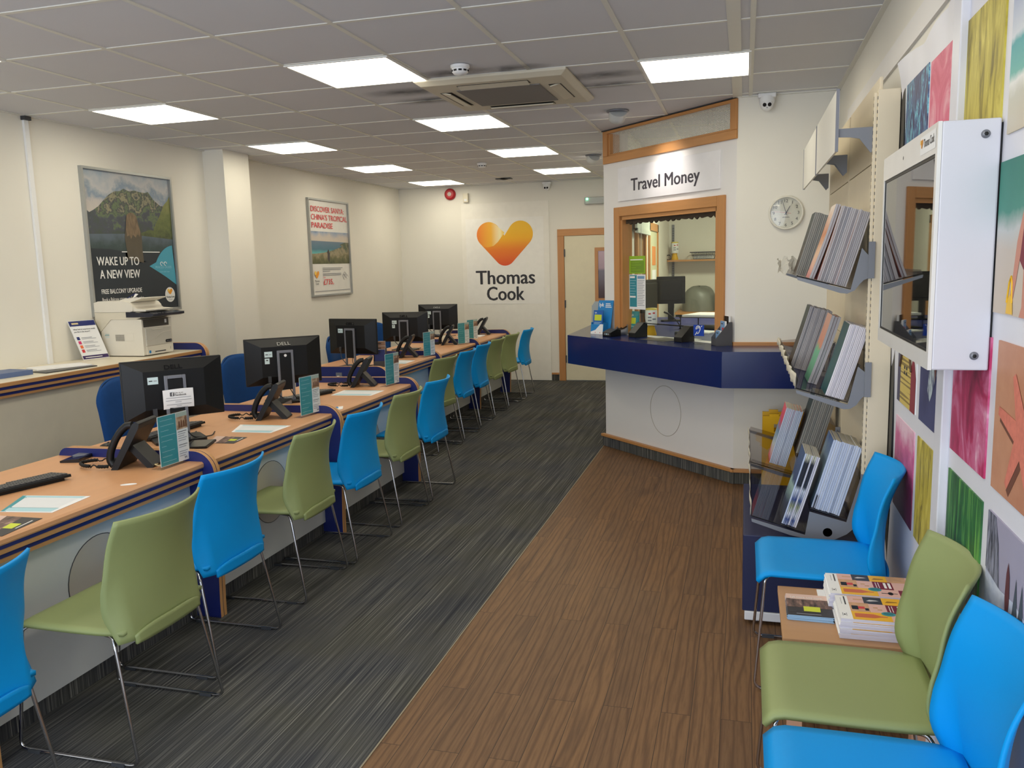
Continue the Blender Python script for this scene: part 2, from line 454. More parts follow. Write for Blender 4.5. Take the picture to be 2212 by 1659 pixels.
# round inspection cover outline on the booth front
c = MB(BF)
ring = [(.80 + .185 * math.cos(a), -.0015, .42 + .20 * math.sin(a)) for a in [2 * PI * i / 48 for i in range(48)]]
c.tube(ring, .0022, DISCG, 5, True)
struct(c.build('trim_4'))

# serving window: oak lining, architrave, glass
w = MB(BF)
A = .075
for (t0, z0, t1, z1) in ((WT0 - A, .995, WT0, WZ1 + A), (WT1, .995, WT1 + A, WZ1 + A), (WT0, WZ1, WT1, WZ1 + A)):
    w.box(t0, -.02, z0, t1, 0, z1, OAK if z1 - z0 > .3 else OAKH)
win = w.build('window_1', bevel=.004); struct(win)
w = MB(BF)
w.box(WT0 - .001, -.005, .995, WT0 + .025, .095, WZ1, OAK); w.box(WT1 - .025, -.005, .995, WT1 + .001, .095, WZ1, OAK)
w.box(WT0, -.005, WZ1 - .03, WT1, .095, WZ1 + .001, OAKH)
w.build('window_lining', win)
w = MB(BF)
edge = []
n = 60
for i in range(n + 1):
    t = WT0 + .03 + (WT1 - WT0 - .06) * i / n
    edge.append((t, WZ1 - .062 + .007 * math.sin(i * 1.7) + .005 * math.sin(i * 4.1)))
w.prism([(WT0 + .03, WZ1 - .02), (WT1 - .03, WZ1 - .02)] + edge[::-1], 'y', .03, .045, pm('brush_strip', rgb(70, 58, 44), 0.95, var=.3))
w.build('brush_strip', win)
w = MB(BF); w.box(WT0 + .025, .055, .996, WT1 - .025, .061, WZ1 - .03, GLASS); w.build('pane', win)

# grille opening: oak frame and perforated metal
w = MB(BF)
for (t0, z0, t1, z1) in ((GT0 - .06, GZ0 - .06, GT1 + .055, GZ0), (GT0 - .06, GZ0, GT0, CEIL - .006), (GT1, GZ0, GT1 + .055, CEIL - .006), (GT0, GZ1, GT1, CEIL - .006)):
    w.box(t0, -.02, z0, t1, .0, z1, OAK if t1 - t0 < .2 else OAKH)
w.box(GT0 - .001, -.005, GZ0 - .001, GT0 + .02, .1, GZ1, OAK); w.box(GT1 - .02, -.005, GZ0, GT1 + .001, .1, GZ1, OAK)
w.box(GT0, -.005, GZ0 - .001, GT1, .1, GZ0 + .015, OAKH)
gr = w.build('window_2', bevel=.004); struct(gr)
def perf_mat():
    m = bpy.data.materials.new('perforated_metal'); m.use_nodes = True; t = m.node_tree
    p = t.nodes['Principled BSDF']; o = t.nodes['Material Output']
    p.inputs['Base Color'].default_value = rgb(214, 208, 196); p.inputs['Metallic'].default_value = .25; p.inputs['Roughness'].default_value = .35
    tc = node(t, 'ShaderNodeTexCoord'); mp = node(t, 'ShaderNodeMapping'); mp.inputs['Rotation'].default_value = (0, 0, PI / 4)
    link(t, tc.outputs['Object'], mp.inputs[0])
    ds = []
    for off in (0, .5):
        vm = node(t, 'ShaderNodeVectorMath', operation='MULTIPLY_ADD'); link(t, mp.outputs[0], vm.inputs[0])
        vm.inputs[1].default_value = (1 / .022, 0, 1 / .0127); vm.inputs[2].default_value = (off, 0, off)
        fr = node(t, 'ShaderNodeVectorMath', operation='FRACTION'); link(t, vm.outputs[0], fr.inputs[0])
        sb = node(t, 'ShaderNodeVectorMath', operation='SUBTRACT'); link(t, fr.outputs[0], sb.inputs[0]); sb.inputs[1].default_value = (.5, 0, .5)
        sc = node(t, 'ShaderNodeVectorMath', operation='MULTIPLY'); link(t, sb.outputs[0], sc.inputs[0]); sc.inputs[1].default_value = (.022, 0, .0127)
        ln = node(t, 'ShaderNodeVectorMath', operation='LENGTH'); link(t, sc.outputs[0], ln.inputs[0]); ds.append(ln.outputs['Value'])
    mn = node(t, 'ShaderNodeMath', operation='MINIMUM'); link(t, ds[0], mn.inputs[0]); link(t, ds[1], mn.inputs[1])
    lt = node(t, 'ShaderNodeMath', operation='LESS_THAN'); link(t, mn.outputs[0], lt.inputs[0]); lt.inputs[1].default_value = .0046
    tr = node(t, 'ShaderNodeBsdfTransparent'); mx = node(t, 'ShaderNodeMixShader')
    link(t, lt.outputs[0], mx.inputs[0]); link(t, p.outputs[0], mx.inputs[1]); link(t, tr.outputs[0], mx.inputs[2]); link(t, mx.outputs[0], o.inputs[0])
    return m
w = MB(BF); w.rect('y', .03, GT0 + .02, GZ0 + .015, GT1 - .02, GZ1, perf_mat()); w.build('perforated_sheet', gr)

t = thing('booth_sign', 'white sign reading Travel Money above the serving window', 'sign', tuple(bw(0, 0, 0)), -PI / 4)
b = MB(); b.box(.219, -.016, 2.086, 1.397, -.0005, 2.352, pm('sign_white', rgb(236, 234, 236), .35)); b.build('board', t, bevel=.002)
b = MB(); b.text('Travel Money', .137, pm('sign_print', rgb(58, 54, 64), .5), face_my(.395, -.0166, 2.158), .019, w=.80); b.build('lettering', t)
# booth skirting: carpet upstand with an oak bead, same along the alcove
w = MB()
w.box(-.02, -.025, 0, BL + .03, .0, .085, CARPETV, BF); w.box(P2.x - .02, YA - .03, 0, XR, YA, .085, CARPETV)
w.box(-.03, -.034, .085, BL + .03, .0, .108, OAKH, BF); w.box(P2.x - .02, YA - .04, .085, XR, YA, .108, OAKH)
struct(w.build('baseboard_booth', bevel=.003))
w = MB()
w.box(WT1 + A + .002, -.012, .985, BL + .012, 0, 1.018, OAKH, BF); w.box(P2.x - .01, YA - .018, .985, XR, YA, 1.018, OAKH)
struct(w.build('trim_5', bevel=.003))
w = MB(); w.box(-2.54, YB - .012, 0, -2.44, YB, .085, CARPETV); w.box(-2.54, YB - .02, .085, -2.44, YB, .108, OAKH)
struct(w.build('baseboard_back'))

# door in the back wall
d = MB()
d.box(-2.43, YB - .03, 0, -2.34, YB, 1.955, OAK); d.box(-1.50, YB - .03, 0, -1.41, YB, 1.955, OAK); d.box(-2.43, YB - .03, 1.955, -1.41, YB, 2.045, OAKH)
door = struct(d.build('door_1', bevel=.004))
d = MB(); d.box(-2.335, YB - .02, .012, -1.505, YB - .001, 1.952, pm('door_cream', rgb(226, 217, 188), .5)); d.build('door_leaf', door)
d = MB(); vx0, vx1, vz0, vz1 = -1.925, -1.62, 1.075, 1.79
for q in ((vx0, vz0, vx0 + .045, vz1), (vx1 - .045, vz0, vx1, vz1), (vx0 + .045, vz0, vx1 - .045, vz0 + .045), (vx0 + .045, vz1 - .045, vx1 - .045, vz1)):
    d.box(q[0], YB - .035, q[1], q[2], YB - .02, q[3], OAK)
d.box(vx0 + .045, YB - .025, vz0 + .045, vx1 - .045, YB - .021, vz1 - .045, grad_mat('vision_pane', 'Z', [(0, rgb(70, 40, 34)), (.55, rgb(80, 48, 42)), (.6, rgb(150, 110, 112)), (1, rgb(176, 140, 144))], 1.1, 1.8, .15))
d.build('vision_panel', door)
d = MB()
for z in (.25, 1.0, 1.68): d.box(-2.342, YB - .036, z, -2.325, YB - .02, z + .1, DARKG)
d.build('hinge', door)

# ------------------------------------------------------------------ moulded sled-base chairs
def lerp(tab, z):
    if z <= tab[0][0]: return tab[0][1]
    for (a, p), (c, q) in zip(tab, tab[1:]):
        if z <= c:
            i = tab.index((a, p)); m = max(i - 1, 0); n = min(i + 2, len(tab) - 1)
            s = (z - a) / (c - a); h = c - a
            t0 = (q - tab[m][1]) / (c - tab[m][0]) * h; t1 = (tab[n][1] - p) / (tab[n][0] - a) * h
            return (2 * s ** 3 - 3 * s * s + 1) * p + (s ** 3 - 2 * s * s + s) * t0 + (3 * s * s - 2 * s ** 3) * q + (s ** 3 - s * s) * t1
    return tab[-1][1]
BXP = [(.400, .236), (.46, .226), (.55, .203), (.63, .193), (.73, .206), (.83, .246)]
BWP = [(.400, .211), (.44, .215), (.52, .222), (.60, .225), (.72, .217), (.83, .214)]
BBP = [(.400, .012), (.47, .022), (.60, .052), (.72, .064), (.83, .068)]
BCP = [(.400, .016), (.44, .030), (.50, .044), (.57, .026), (.63, .006), (.70, 0), (.83, 0)]
def back_pt(u, z, dx=0.0):
    y = u * lerp(BWP, z)
    x = lerp(BXP, z) + lerp(BBP, z) * (1 - u * u) - lerp(BCP, z) * max(0, abs(u) - .80) / .20 + dx
    return (x, y, z)
def make_chair(label, mat):
    t = thing('sled_chair', label, 'chair')
    b = MB()
    def f(u, v):
        u = u * 2 - 1
        zb = .412
        return back_pt(u, zb + (.826 - zb) * v)
    b.grid(f, 30, 22, mat)
    def g(u, v):                                            # lower lip, bowed out to leave the hand slot
        u = (u * 2 - 1) * .78
        k = 1 - (u / .78) ** 4
        z = .398 + (.030 + .022 * k) * v
        return back_pt(u, z, .003 + .011 * k * (.35 + .65 * v))
    b.grid(g, 20, 4, mat)
    b.build('backrest', t, solid=.009, recalc=False)
    b = MB()
    def s(u, v):
        u = u * 2 - 1
        x = -.205 + .435 * v
        wd = .214 + .004 * math.sin(v * PI) - .010 * max(0, v - .8) / .2
        z = .452 - .010 * math.sin(v * PI) * (1 - u * u) - .030 * max(0, 1 - v / .10) ** 2 - .006 * u ** 6
        return (x, u * wd, z)
    b.grid(s, 14, 18, mat)
    b.build('seat', t, solid=.014, recalc=False)
    for sg in (-1, 1):
        p = [(-.05, sg * .17, .434), (-.165, sg * .185, .432), (-.178, sg * .205, .424), (-.212, sg * .232, .008), (.268, sg * .232, .008), (.196, sg * .208, .404), (.180, sg * .195, .430), (.05, sg * .17, .434)]
        b = MB(); b.tube(fillet(p, .035, 5), .0058, CHROME, 8); leg = b.build('sled_leg', t)
        for x in (-.15, .19):
            b = MB(); b.cbox((x, sg * .232, .006), (.05, .017, .011), DARKG); b.build('glide', leg)
    b = MB()
    for x in (-.05, .05): b.tube([(x, -.17, .434), (x, .17, .434)], .0055, CHROME, 8)
    b.build('cross_bar', t)
    return t
CB = make_chair('blue moulded chair cut off by the left photo edge, nearest of the desk row', CHB)
CG = make_chair('pale green chair nearest the camera in the row along the desks', CHG)
CB.location = (-2.225, 1.63, 0)
CG.location = (-2.15, 2.31, 0)
GRP = 'moulded chairs along the service desks'
CB['group'] = GRP; CG['group'] = GRP
for c, x, y, a, lab in (
    ('b', -2.245, 2.885, .0, 'blue chair between the two nearest green chairs, back against the first desk divider'),
    ('g', -2.285, 3.625, .03, 'second green chair from the camera along the desks, beside the second desk'),
    ('b', -2.275, 4.18, .0, 'blue chair in front of the second desk divider, third blue of the row'),
    ('g', -2.29, 4.83, .0, 'third green chair along the desks, at the third desk'),
    ('b', -2.30, 5.39, .0, 'blue chair at the far end of the first desk group, fourth blue of the row'),
    ('g', -2.72, 6.74, -.12, 'green chair half hidden behind a blue one, first at the far desk group'),
    ('b', -2.71, 7.26, .02, 'blue chair in front of the far desk group, nearer of a blue pair'),
    ('b', -2.75, 7.87, .03, 'blue chair at the far desk group, farther of the blue pair side by side'),
    ('g', -2.77, 8.45, .0, 'green chair just past the far blue pair, nearer of a green pair'),
    ('g', -2.77, 9.05, -.06, 'last green chair of the row, next to the final blue chair'),
    ('b', -2.76, 9.68, .04, 'last blue chair of the row, standing by the back wall logo panel')):
    dup(CB if c == 'b' else CG, (x, y, 0), a, lab, GRP)
GR2 = 'waiting chairs along the right wall'
dup(CB, (.265, 3.275, 0), 0, 'blue waiting chair against the right wall beside the brochure rack', GR2)
dup(CG, (.268, 2.285, 0), 0, 'green waiting chair against the right wall in front of the side table', GR2)
dup(CB, (.268, 1.805, 0), .0, 'bright blue waiting chair at the bottom right corner, partly out of frame', GR2)

# ------------------------------------------------------------------ service desks
def desk_bay(xf, y0, y1, label, grp):
    t = thing('service_desk', label, 'desk', (xf, (y0 + y1) / 2, 0), 0, grp)
    h = (y1 - y0) / 2 - .0005
    b = MB(); b.prism([(-.81, .718), (-.004, .718), (0, .724), (0, .738), (-.008, .746), (-.81, .746)], 'y', -h, h, BEECH); b.build('desktop', t)
    b = MB()
    z = .722
    for i, (dz, m) in enumerate(((.018, NAVY), (.018, PLY), (.018, NAVY), (.016, PLY))):
        x1 = -.003 - .007 * i
        b.box(x1 - .035, -h, z - dz, x1 - (.004 if m is NAVY else 0), h, z, m); z -= dz
    b.build('edge_moulding', t)
    b = MB(); b.box(-.105, -h, .072, -.085, h, .655, PANELG); b.build('modesty_panel', t)
    b = MB(); cy = 0.02
    b.prism([(cy + .165 * math.cos(a), .42 + .165 * math.sin(a)) for a in [2 * PI * i / 40 for i in range(40)]], 'x', -.0855, -.0825, DISCG)
    b.tube([(-.0835, cy + .166 * math.cos(a), .42 + .166 * math.sin(a)) for a in [2 * PI * i / 40 for i in range(40)]], .002, DARKG, 5, True)
    b.build('access_cover', t)
    b = MB(); b.box(-.125, -h, 0, -.10, h, .072, CARPETV); b.build('plinth', t)
    return t
def divider(xf, y, label, grp, socket=False):
    """two blue boards with ply edges, rounded where they rise above the desktop"""
    t = thing('desk_divider', label, 'divider', (xf, y, 0), 0, grp)
    top = .793
    prof = [(.028, 0), (.028, .08)] + [(.05, .66)] + arc(-.055, top - .105, .105, 0, PI / 2, 10) + arc(-.755, top - .060, .052, PI / 2, PI, 6) + [(-.808, 0)]
    for y0, y1 in ((-.023, -.002), (.002, .023)):
        b = MB(); b.prism(prof, 'y', y0, y1, NAVY, PLYV); b.build('board', t)
    b = MB(); b.prism([(x * .985, z - .004 if z > .5 else z) for x, z in prof], 'y', -.002, .002, DARKG); b.build('board_gap_shade', t)  # dark sheet stands in for the shaded gap between the two boards
    if socket:
        b = MB(); b.cbox((-.395, -.026, .722), (.055, .006, .035), SILVER); b.cbox((-.40, -.03, .707), (.02, .01, .012), WHITE); b.build('socket', t)
    return t
X1F, X2F = -2.362, -2.865
D1 = [1.955, 3.201, 4.435, 5.665]
D2 = [6.275, 7.515, 8.755, 10.005]
dl = ('beech service desk nearest the camera, cut by the left photo edge', 'second beech service desk, under the monitor with the paper notice', 'third beech service desk, under the monitor with a white round sticker on its stand')
for i in range(3): desk_bay(X1F, D1[i] + .0235, D1[i + 1] - .0235, dl[i], 'service desks of the near group')
dl = ('beech desk at the near end of the far group, behind the panel with a socket', 'middle beech desk of the far group', 'farthest beech desk, in front of the logo wall')
for i in range(3): desk_bay(X2F, D2[i] + .0235, D2[i + 1] - .0235, dl[i], 'service desks of the far group')
dl = ('navy ply-edged divider at the bottom left corner of the photo', 'navy divider with ply edges between the first and second desk', 'navy divider with ply edges between the second and third desk', 'navy divider closing the far end of the near desk group')
for y, l in zip(D1, dl): divider(X1F, y, l, 'desk dividers of the near group')
dl = ('navy end panel with a metal socket at the near end of the far desk group', 'navy divider between the first two desks of the far group', 'navy divider between the last two desks', 'navy end panel farthest away, near the back wall')
for i, (y, l) in enumerate(zip(D2, dl)): divider(X2F, y, l, 'desk dividers of the far group', i == 0)

# ------------------------------------------------------------------ back counter on the left wall
t = thing('wall_counter', 'long cream counter with navy and ply striped edge along the left wall', 'counter', (XL, 3.6, 0))
y0, y1 = -1.9, 2.07
b = MB(); b.box(.002, y0, .968, .545, y1, .992, pm('cream_laminate', rgb(228, 219, 196), .35)); b.build('worktop', t)
b = MB(); z = .968
b.box(.53, y0, .968, .552, y1, .99, PLY)
for i, (dz, m) in enumerate(((.018, NAVY), (.018, PLY), (.018, NAVY), (.016, PLY))):
    b.box(.50 - .006 * i, y0, z - dz, .548 - .007 * i - (.004 if m is NAVY else 0), y1, z, m); z -= dz
b.build('edge_moulding', t)
CUP = pm('cupboard_cream', rgb(222, 213, 192), .5)
for i in range(4):
    a = y0 + (y1 - y0) * i / 4; c = y0 + (y1 - y0) * (i + 1) / 4
    b = MB(); b.box(.462, a + .002, .07, .48, c - .002, .895, CUP); b.build('cupboard_door', t)
b = MB(); b.box(.002, y0, .0, .46, y1, .90, CUP); b.build('carcass', t)
t = thing('counter_end_panel', 'navy end panel with ply edge closing the left wall counter beside the copier', 'divider', (XL, 5.695, 0))
prof = [(.575, 0), (.58, .93)] + arc(.49, .95, .095, 0, PI / 2, 8) + [(.002, 1.045), (.002, 0)]
b = MB(); b.prism(prof, 'y', -.022, .0, NAVY, PLYV); b.build('board', t)
b = MB(); b.prism(prof, 'y', .002, .022, NAVY, PLYV); b.build('board', t)
# ------------------------------------------------------------------ ceiling lights
LED = emit_mat('led_diffuser', PANEL_COLOR, PANEL_STRENGTH)
TRIMW = pm('light_frame', rgb(232, 232, 228), .4)
def light_panel(i, j, label):
    x0 = GX0 + .6 * i; y0 = GY0 + .6 * j
    t = thing('ceiling_light', label, 'light', (x0 + .3, y0 + .3, CEIL), 0, 'lit square ceiling panels')
    b = MB()
    for q in ((-.298, -.298, -.284, .298), (.284, -.298, .298, .298), (-.284, -.298, .284, -.284), (-.284, .284, .284, .298)):
        b.box(q[0], q[1], -.006, q[2], q[3], .003, TRIMW)
    b.build('frame', t)
    b = MB(); b.prism(rrect(-.284, -.284, .284, .284, .02), 'z', -.0045, -.001, LED); b.build('diffuser', t)
for i, j, l in ((0, 0, 'lit ceiling panel just in front of the air conditioner, left of the smoke detector'),
                (3, 1, 'lit ceiling panel at the right, in front of the perforated grille'),
                (0, 3, 'lit ceiling panel directly behind the air conditioner'),
                (0, 6, 'second lit ceiling panel behind the air conditioner'),
                (0, 9, 'small third lit panel behind the air conditioner, left of the booth corner'),
                (-3, 1, 'nearest lit panel of the left row, over the mountain poster'),
                (-3, 4, 'second lit panel of the left row, by the boxed column'),
                (-3, 7, 'third lit panel of the left row, above the red lettered poster'),
                (-3, 10, 'smallest farthest lit panel of the left row, by the red alarm'),
                (-3, -2, 'lit ceiling panel at the left photo edge with just a corner showing')):
    light_panel(i, j, l)
# the rest of the same lamps, over and behind the photographer, and one inside the booth
def lamp(i, j, p):
    area('ceiling_lamp', (GX0 + .6 * i + .3, GY0 + .6 * j + .3, CEIL - .01), (0, 0, 0), .56, .56, p, PANEL_COLOR)
LP = PANEL_STRENGTH * .56 * .56 * PI * .9
for i, j in ((0, -3), (3, -2), (0, -6), (-3, -5), (3, -5)): lamp(i, j, LP)
area('booth_lamp', (.15, 8.7, CEIL - .03), (0, 0, 0), .56, .56, LP * 6.5, (.98, 1.0, .74))

# air conditioning cassette
ACW = pm('aged_white_plastic', rgb(206, 198, 178), .5, var=.05)
t = thing('air_conditioner', 'yellowed ceiling air conditioning cassette with grey intake grille', 'air conditioner', (-1.425, 5.165, CEIL))
b = MB(); o = .455; k = .42
b.add([(-o, -o, 0), (o, -o, 0), (o, o, 0), (-o, o, 0), (-o, -o, -.012), (o, -o, -.012), (o, o, -.012), (-o, o, -.012), (-k, -k, -.036), (k, -k, -.036), (k, k, -.036), (-k, k, -.036)],
      [(0, 1, 5, 4), (1, 2, 6, 5), (2, 3, 7, 6), (3, 0, 4, 7), (4, 5, 9, 8), (5, 6, 10, 9), (6, 7, 11, 10), (7, 4, 8, 11), (8, 9, 10, 11)], ACW)
b.build('fascia', t, bevel=.004)
b = MB(); b.box(-.255, -.255, -.041, .255, .255, -.030, pm('intake_mesh', rgb(128, 124, 122), .7, var=.1, scale=200)); b.build('intake_grille', t)
for rz in range(4):
    M = RZ(rz * PI / 2)
    b = MB(M); b.box(-.215, .300, -.0375, .215, .375, -.0365, pm('outlet_dark', rgb(62, 58, 52), .7)); b.build('outlet', t)
    b = MB(M @ T(0, .338, -.040) @ RX(.22)); b.box(-.21, -.030, -.004, .21, .034, .002, ACW); b.build('louvre', t)
# sooty marks the outlets have left on the tiles
SOOT = bpy.data.materials.new('soot_mark'); SOOT.use_nodes = True
_t = SOOT.node_tree; _p = _t.nodes['Principled BSDF']; _p.inputs['Base Color'].default_value = rgb(60, 58, 56); _p.inputs['Roughness'].default_value = 1
_tc = node(_t, 'ShaderNodeTexCoord'); _ln = node(_t, 'ShaderNodeTexGradient', gradient_type='SPHERICAL')
_mp = node(_t, 'ShaderNodeMapping'); _mp.vector_type = 'TEXTURE'; _mp.inputs['Location'].default_value = (.5, .5, .5); _mp.inputs['Scale'].default_value = (.5, .5, 10)
link(_t, _tc.outputs['Generated'], _mp.inputs[0]); link(_t, _mp.outputs[0], _ln.inputs[0])
_nz = noise(_t, _tc.outputs['Object'], 14, 3)
_mu = node(_t, 'ShaderNodeMath', operation='MULTIPLY'); link(_t, _ln.outputs['Fac'], _mu.inputs[0]); link(_t, _nz, _mu.inputs[1])
_tr = node(_t, 'ShaderNodeBsdfTransparent'); _mx = node(_t, 'ShaderNodeMixShader'); link(_t, _mu.outputs[0], _mx.inputs[0])
link(_t, _tr.outputs[0], _mx.inputs[1]); link(_t, _p.outputs[0], _mx.inputs[2]); link(_t, _mx.outputs[0], _t.nodes['Material Output'].inputs[0])
for x, y, sx, sy, in ((-1.0 + .18, 5.0, .30, .12), (-.82, 5.28, .26, .10), (-2.02, 5.0, .34, .14), (-2.0, 5.3, .28, .12), (-1.62, 4.62, .28, .11), (-1.25, 4.64, .24, .10), (-1.5, 5.72, .3, .12)):
    b = MB(); b.rect('z', CEIL - .0012, x - sx, y - sy, x + sx, y + sy, SOOT)
    o = b.build('soot_mark'); struct(o); o.name = 'ceiling_soot'

def smoke_det(x, y, label, s=1.0):
    t = thing('smoke_detector', label, 'smoke detector', (x, y, CEIL))
    b = MB(); b.lathe([(.052 * s, 0), (.052 * s, -.012), (.048 * s, -.016)], WHITE, 28); b.build('base', t)
    b = MB(); b.lathe([(.046 * s, -.014), (.045 * s, -.034), (.034 * s, -.046), (1e-4, -.05)], WHITE, 28)
    for k in range(10):
        b.cbox((.0455 * s, 0, -.03), (.003, .018, .009), BLACK, RZ(2 * PI * k / 10))
    b.build('sensing_head', t)
smoke_det(-1.505, 4.47, 'white round smoke detector on a tile in front of the air conditioner')
smoke_det(-2.72, 8.70, 'small white smoke detector far back, between the two rows of lights')
b = MB(); b.lathe([(.06, 0), (.055, -.012), (.02, -.018)], BLACK, 20, T(-2.95, 10.35, CEIL)); b.cbox((-2.95, 10.35, CEIL - .006), (.2, .1, .008), DARKG)
tag(b.build('ceiling_sensor'), 'flat dark sensor plate on the ceiling close to the back wall', 'sensor')

def cctv(x, y, z, label):
    t = thing('security_camera', label, 'camera', (x, y, z))
    b = MB(); b.cbox((0, 0, -.015), (.115, .075, .03), WHITE); b.build('bracket', t, bevel=.008)
    b = MB(); b.lathe([(.047, -.02), (.05, -.05), (.046, -.07)], WHITE, 24); b.build('housing', t)
    b = MB(); b.ball((0, -.012, -.072), .043, WHITE, 10)
    b.build('eyeball', t)
    b = MB()
    for dx in (-.016, .016): b.lathe([(.012, 0), (.012, .012), (.008, .014)], BLACKG, 16, T(dx, -.047, -.078) @ RX(PI / 2 + .3))
    b.ball((0, -.05, -.098), .003, BLACK, 6)
    b.build('lens', t)
cctv(.125, 5.965, CEIL, 'white dome security camera under the ceiling by the clock wall')
cctv(-2.55, 11.02, CEIL - .005, 'white dome security camera high on the back wall')

def spot(x, y, ang, tilt, label, lit):
    t = thing('ceiling_spotlight', label, 'light', (x, y, CEIL), ang)
    b = MB(); b.lathe([(.082, 0), (.082, -.006), (.07, -.01)], SILVER, 28); b.build('rim', t)
    m = pm('spot_white', rgb(206, 208, 206), .5)
    b = MB(); M = T(0, 0, -.012) @ RX(tilt)
    b.lathe([(.064, .015), (.064, -.02), (.058, -.058), (.052, -.060), (.052, -.046)], m, 28, M); b.build('eyeball', t)
    b = MB(); b.lathe([(.050, -.050), (1e-4, -.050)], emit_mat('spot_lens' + str(x), (1, .94, .82), lit), 24, M); b.build('lens', t)
spot(-.90, 6.20, math.radians(20), math.radians(48), 'white swivel spotlight in the ceiling just before the booth corner', 6)
spot(-1.50, 8.60, math.radians(40), math.radians(60), 'white swivel spotlight far back beside the booth side wall', 6)
def spotlamp(loc, target, power, ang, blend=.8):
    l = bpy.data.lights.new('spot_beam', 'SPOT'); l.energy = power; l.spot_size = ang; l.spot_blend = blend; l.color = (1, .93, .86); l.shadow_soft_size = .04
    o = bpy.data.objects.new('spot_beam', l); o.location = loc; COL.objects.link(o)
    o.rotation_euler = (Vector(target) - Vector(loc)).to_track_quat('-Z', 'Y').to_euler()
tgt = bw(.86, 0, 2.20)
spotlamp((-.83, 6.26, CEIL - .10), tgt, 11, math.radians(74), 1.0)
spotlamp((-1.44, 8.66, CEIL - .10), (-1.16, 9.0, 2.2), 8, math.radians(80))

# ------------------------------------------------------------------ back wall items
ORG = [(0, rgb(232, 92, 34)), (.45, rgb(240, 140, 28)), (1, rgb(250, 200, 40))]
HEART = grad_mat('heart_gradient', 'Z', [(0, rgb(226, 84, 32)), (.42, rgb(236, 128, 28)), (.75, rgb(246, 180, 26)), (1, rgb(246, 190, 40))], 1.60, 2.08)
def fold_mat():
    m, t, p = nt('heart_fold')
    v = coords(t); s = node(t, 'ShaderNodeSeparateXYZ'); link(t, v, s.inputs[0])
    a = node(t, 'ShaderNodeMapRange'); link(t, s.outputs[0], a.inputs[0]); a.inputs[1].default_value = -3.57; a.inputs[2].default_value = -3.18
    link(t, ramp(t, a.outputs[0], [(0, rgb(236, 122, 40)), (.55, rgb(248, 184, 52)), (.86, rgb(255, 240, 190)), (1, rgb(255, 214, 90))]), p.inputs['Base Color'])
    p.inputs['Roughness'].default_value = .5
    return m
HFOLD = fold_mat()
def hull(circles, n=40):
    pts = [(cx + r * math.cos(2 * PI * i / n), cy + r * math.sin(2 * PI * i / n)) for cx, cy, r in circles for i in range(n)]
    pts = sorted(set(pts)); lo = []; up = []
    cr = lambda o, a, b_: (a[0] - o[0]) * (b_[1] - o[1]) - (a[1] - o[1]) * (b_[0] - o[0])
    for p in pts:
        while len(lo) > 1 and cr(lo[-2], lo[-1], p) <= 0: lo.pop()
        lo.append(p)
    for p in pts[::-1]:
        while len(up) > 1 and cr(up[-2], up[-1], p) <= 0: up.pop()
        up.append(p)
    return lo[:-1] + up[:-1]
def heart(b, put, s, m_arm, m_fold, d=0.0008):
    """two rounded arms meeting at the foot, with the lighter left lobe folded over; unit width 1, centred"""
    C = (-.28, .245, .215); D = (.28, .245, .22); E = (0, -.10, .185)
    b.poly([put(x * s, y * s, 0) for x, y in hull([C, E])], m_arm)
    b.poly([put(x * s, y * s, d) for x, y in hull([D, E])], m_arm)
    fold = arc(C[0], C[1], C[2], math.radians(62), math.radians(262), 24) + [(-.20, .055), (-.12, .12), (-.03, .235), (.0, .275)]
    b.poly([put(x * s, y * s, 2 * d) for x, y in fold], m_fold)

t = thing('logo_panel', 'tall white wall panel with orange heart logo and dark two-line lettering', 'sign', (-3.17, YB, 0))
b = MB(T(3.17, -YB, 0)); b.box(-3.78, YB - .012, .005, -2.545, YB - .0005, 2.432, pm('panel_white', rgb(238, 234, 224), .6)); b.build('board', t)
b = MB(T(3.17, -YB, 0)); b.box(-3.722, YB - .0145, 1.06, -2.618, YB - .011, 2.228, pm('sheet_white', rgb(240, 237, 230), .5)); b.build('print_sheet', t)
b = MB(); heart(b, lambda x, y, d: (-3.167 + x, YB - .0152 - d, 1.81 + y), .80, HEART, HFOLD)
o = b.build('heart_emblem'); o.parent = t; o.matrix_parent_inverse = T(3.17, -YB, 0)
for w_, z_, k_ in (('Thomas', 1.335, .835), ('Cook', 1.112, .53)):
    b = MB(T(3.17, -YB, 0)); b.text(w_, .268, DARKTXT, face_my(-3.172, YB - .0155, z_), .016, align='c', w=k_); b.build('lettering', t)

t = thing('alarm_sounder', 'round red fire alarm sounder high on the back wall', 'alarm', (-3.93, YB, 2.575))
RED = pm('alarm_red', rgb(176, 26, 34), .4)
b = MB(); b.lathe([(.078, 0), (.078, .03), (.06, .05), (.05, .05)], RED, 28, RX(PI / 2)); b.build('body', t)
b = MB(); b.lathe([(.030, .048), (.026, .056), (1e-4, .058)], pm('alarm_label', rgb(214, 196, 190), .5), 24, RX(PI / 2)); b.build('centre_cap', t)
b = MB(); b.box(-3.735, YB - .05, 2.455, -3.665, YB, 2.575, pm('sensor_ivory', rgb(226, 218, 196), .45)); b.box(-3.72, YB - .054, 2.47, -3.68, YB - .05, 2.50, WHITE)
tag(b.build('motion_sensor', bevel=.008), 'small ivory motion sensor on the back wall right of the red alarm', 'sensor')
t = thing('emergency_light', 'slim grey emergency light with a green indicator above the door', 'light', (-2.05, YB, 2.40))
b = MB(); b.box(-.0, -.07, -.045, .40, 0, .045, pm('emergency_grey', rgb(178, 180, 176), .35)); b.build('housing', t, bevel=.008)
b = MB(); b.box(.06, -.074, -.03, .38, -.07, .028, CLEAR); b.build('diffuser', t)
b = MB(); b.ball((.04, -.073, .022), .012, emit_mat('green_led', (.1, 1, .45), 12), 8); b.build('indicator', t)

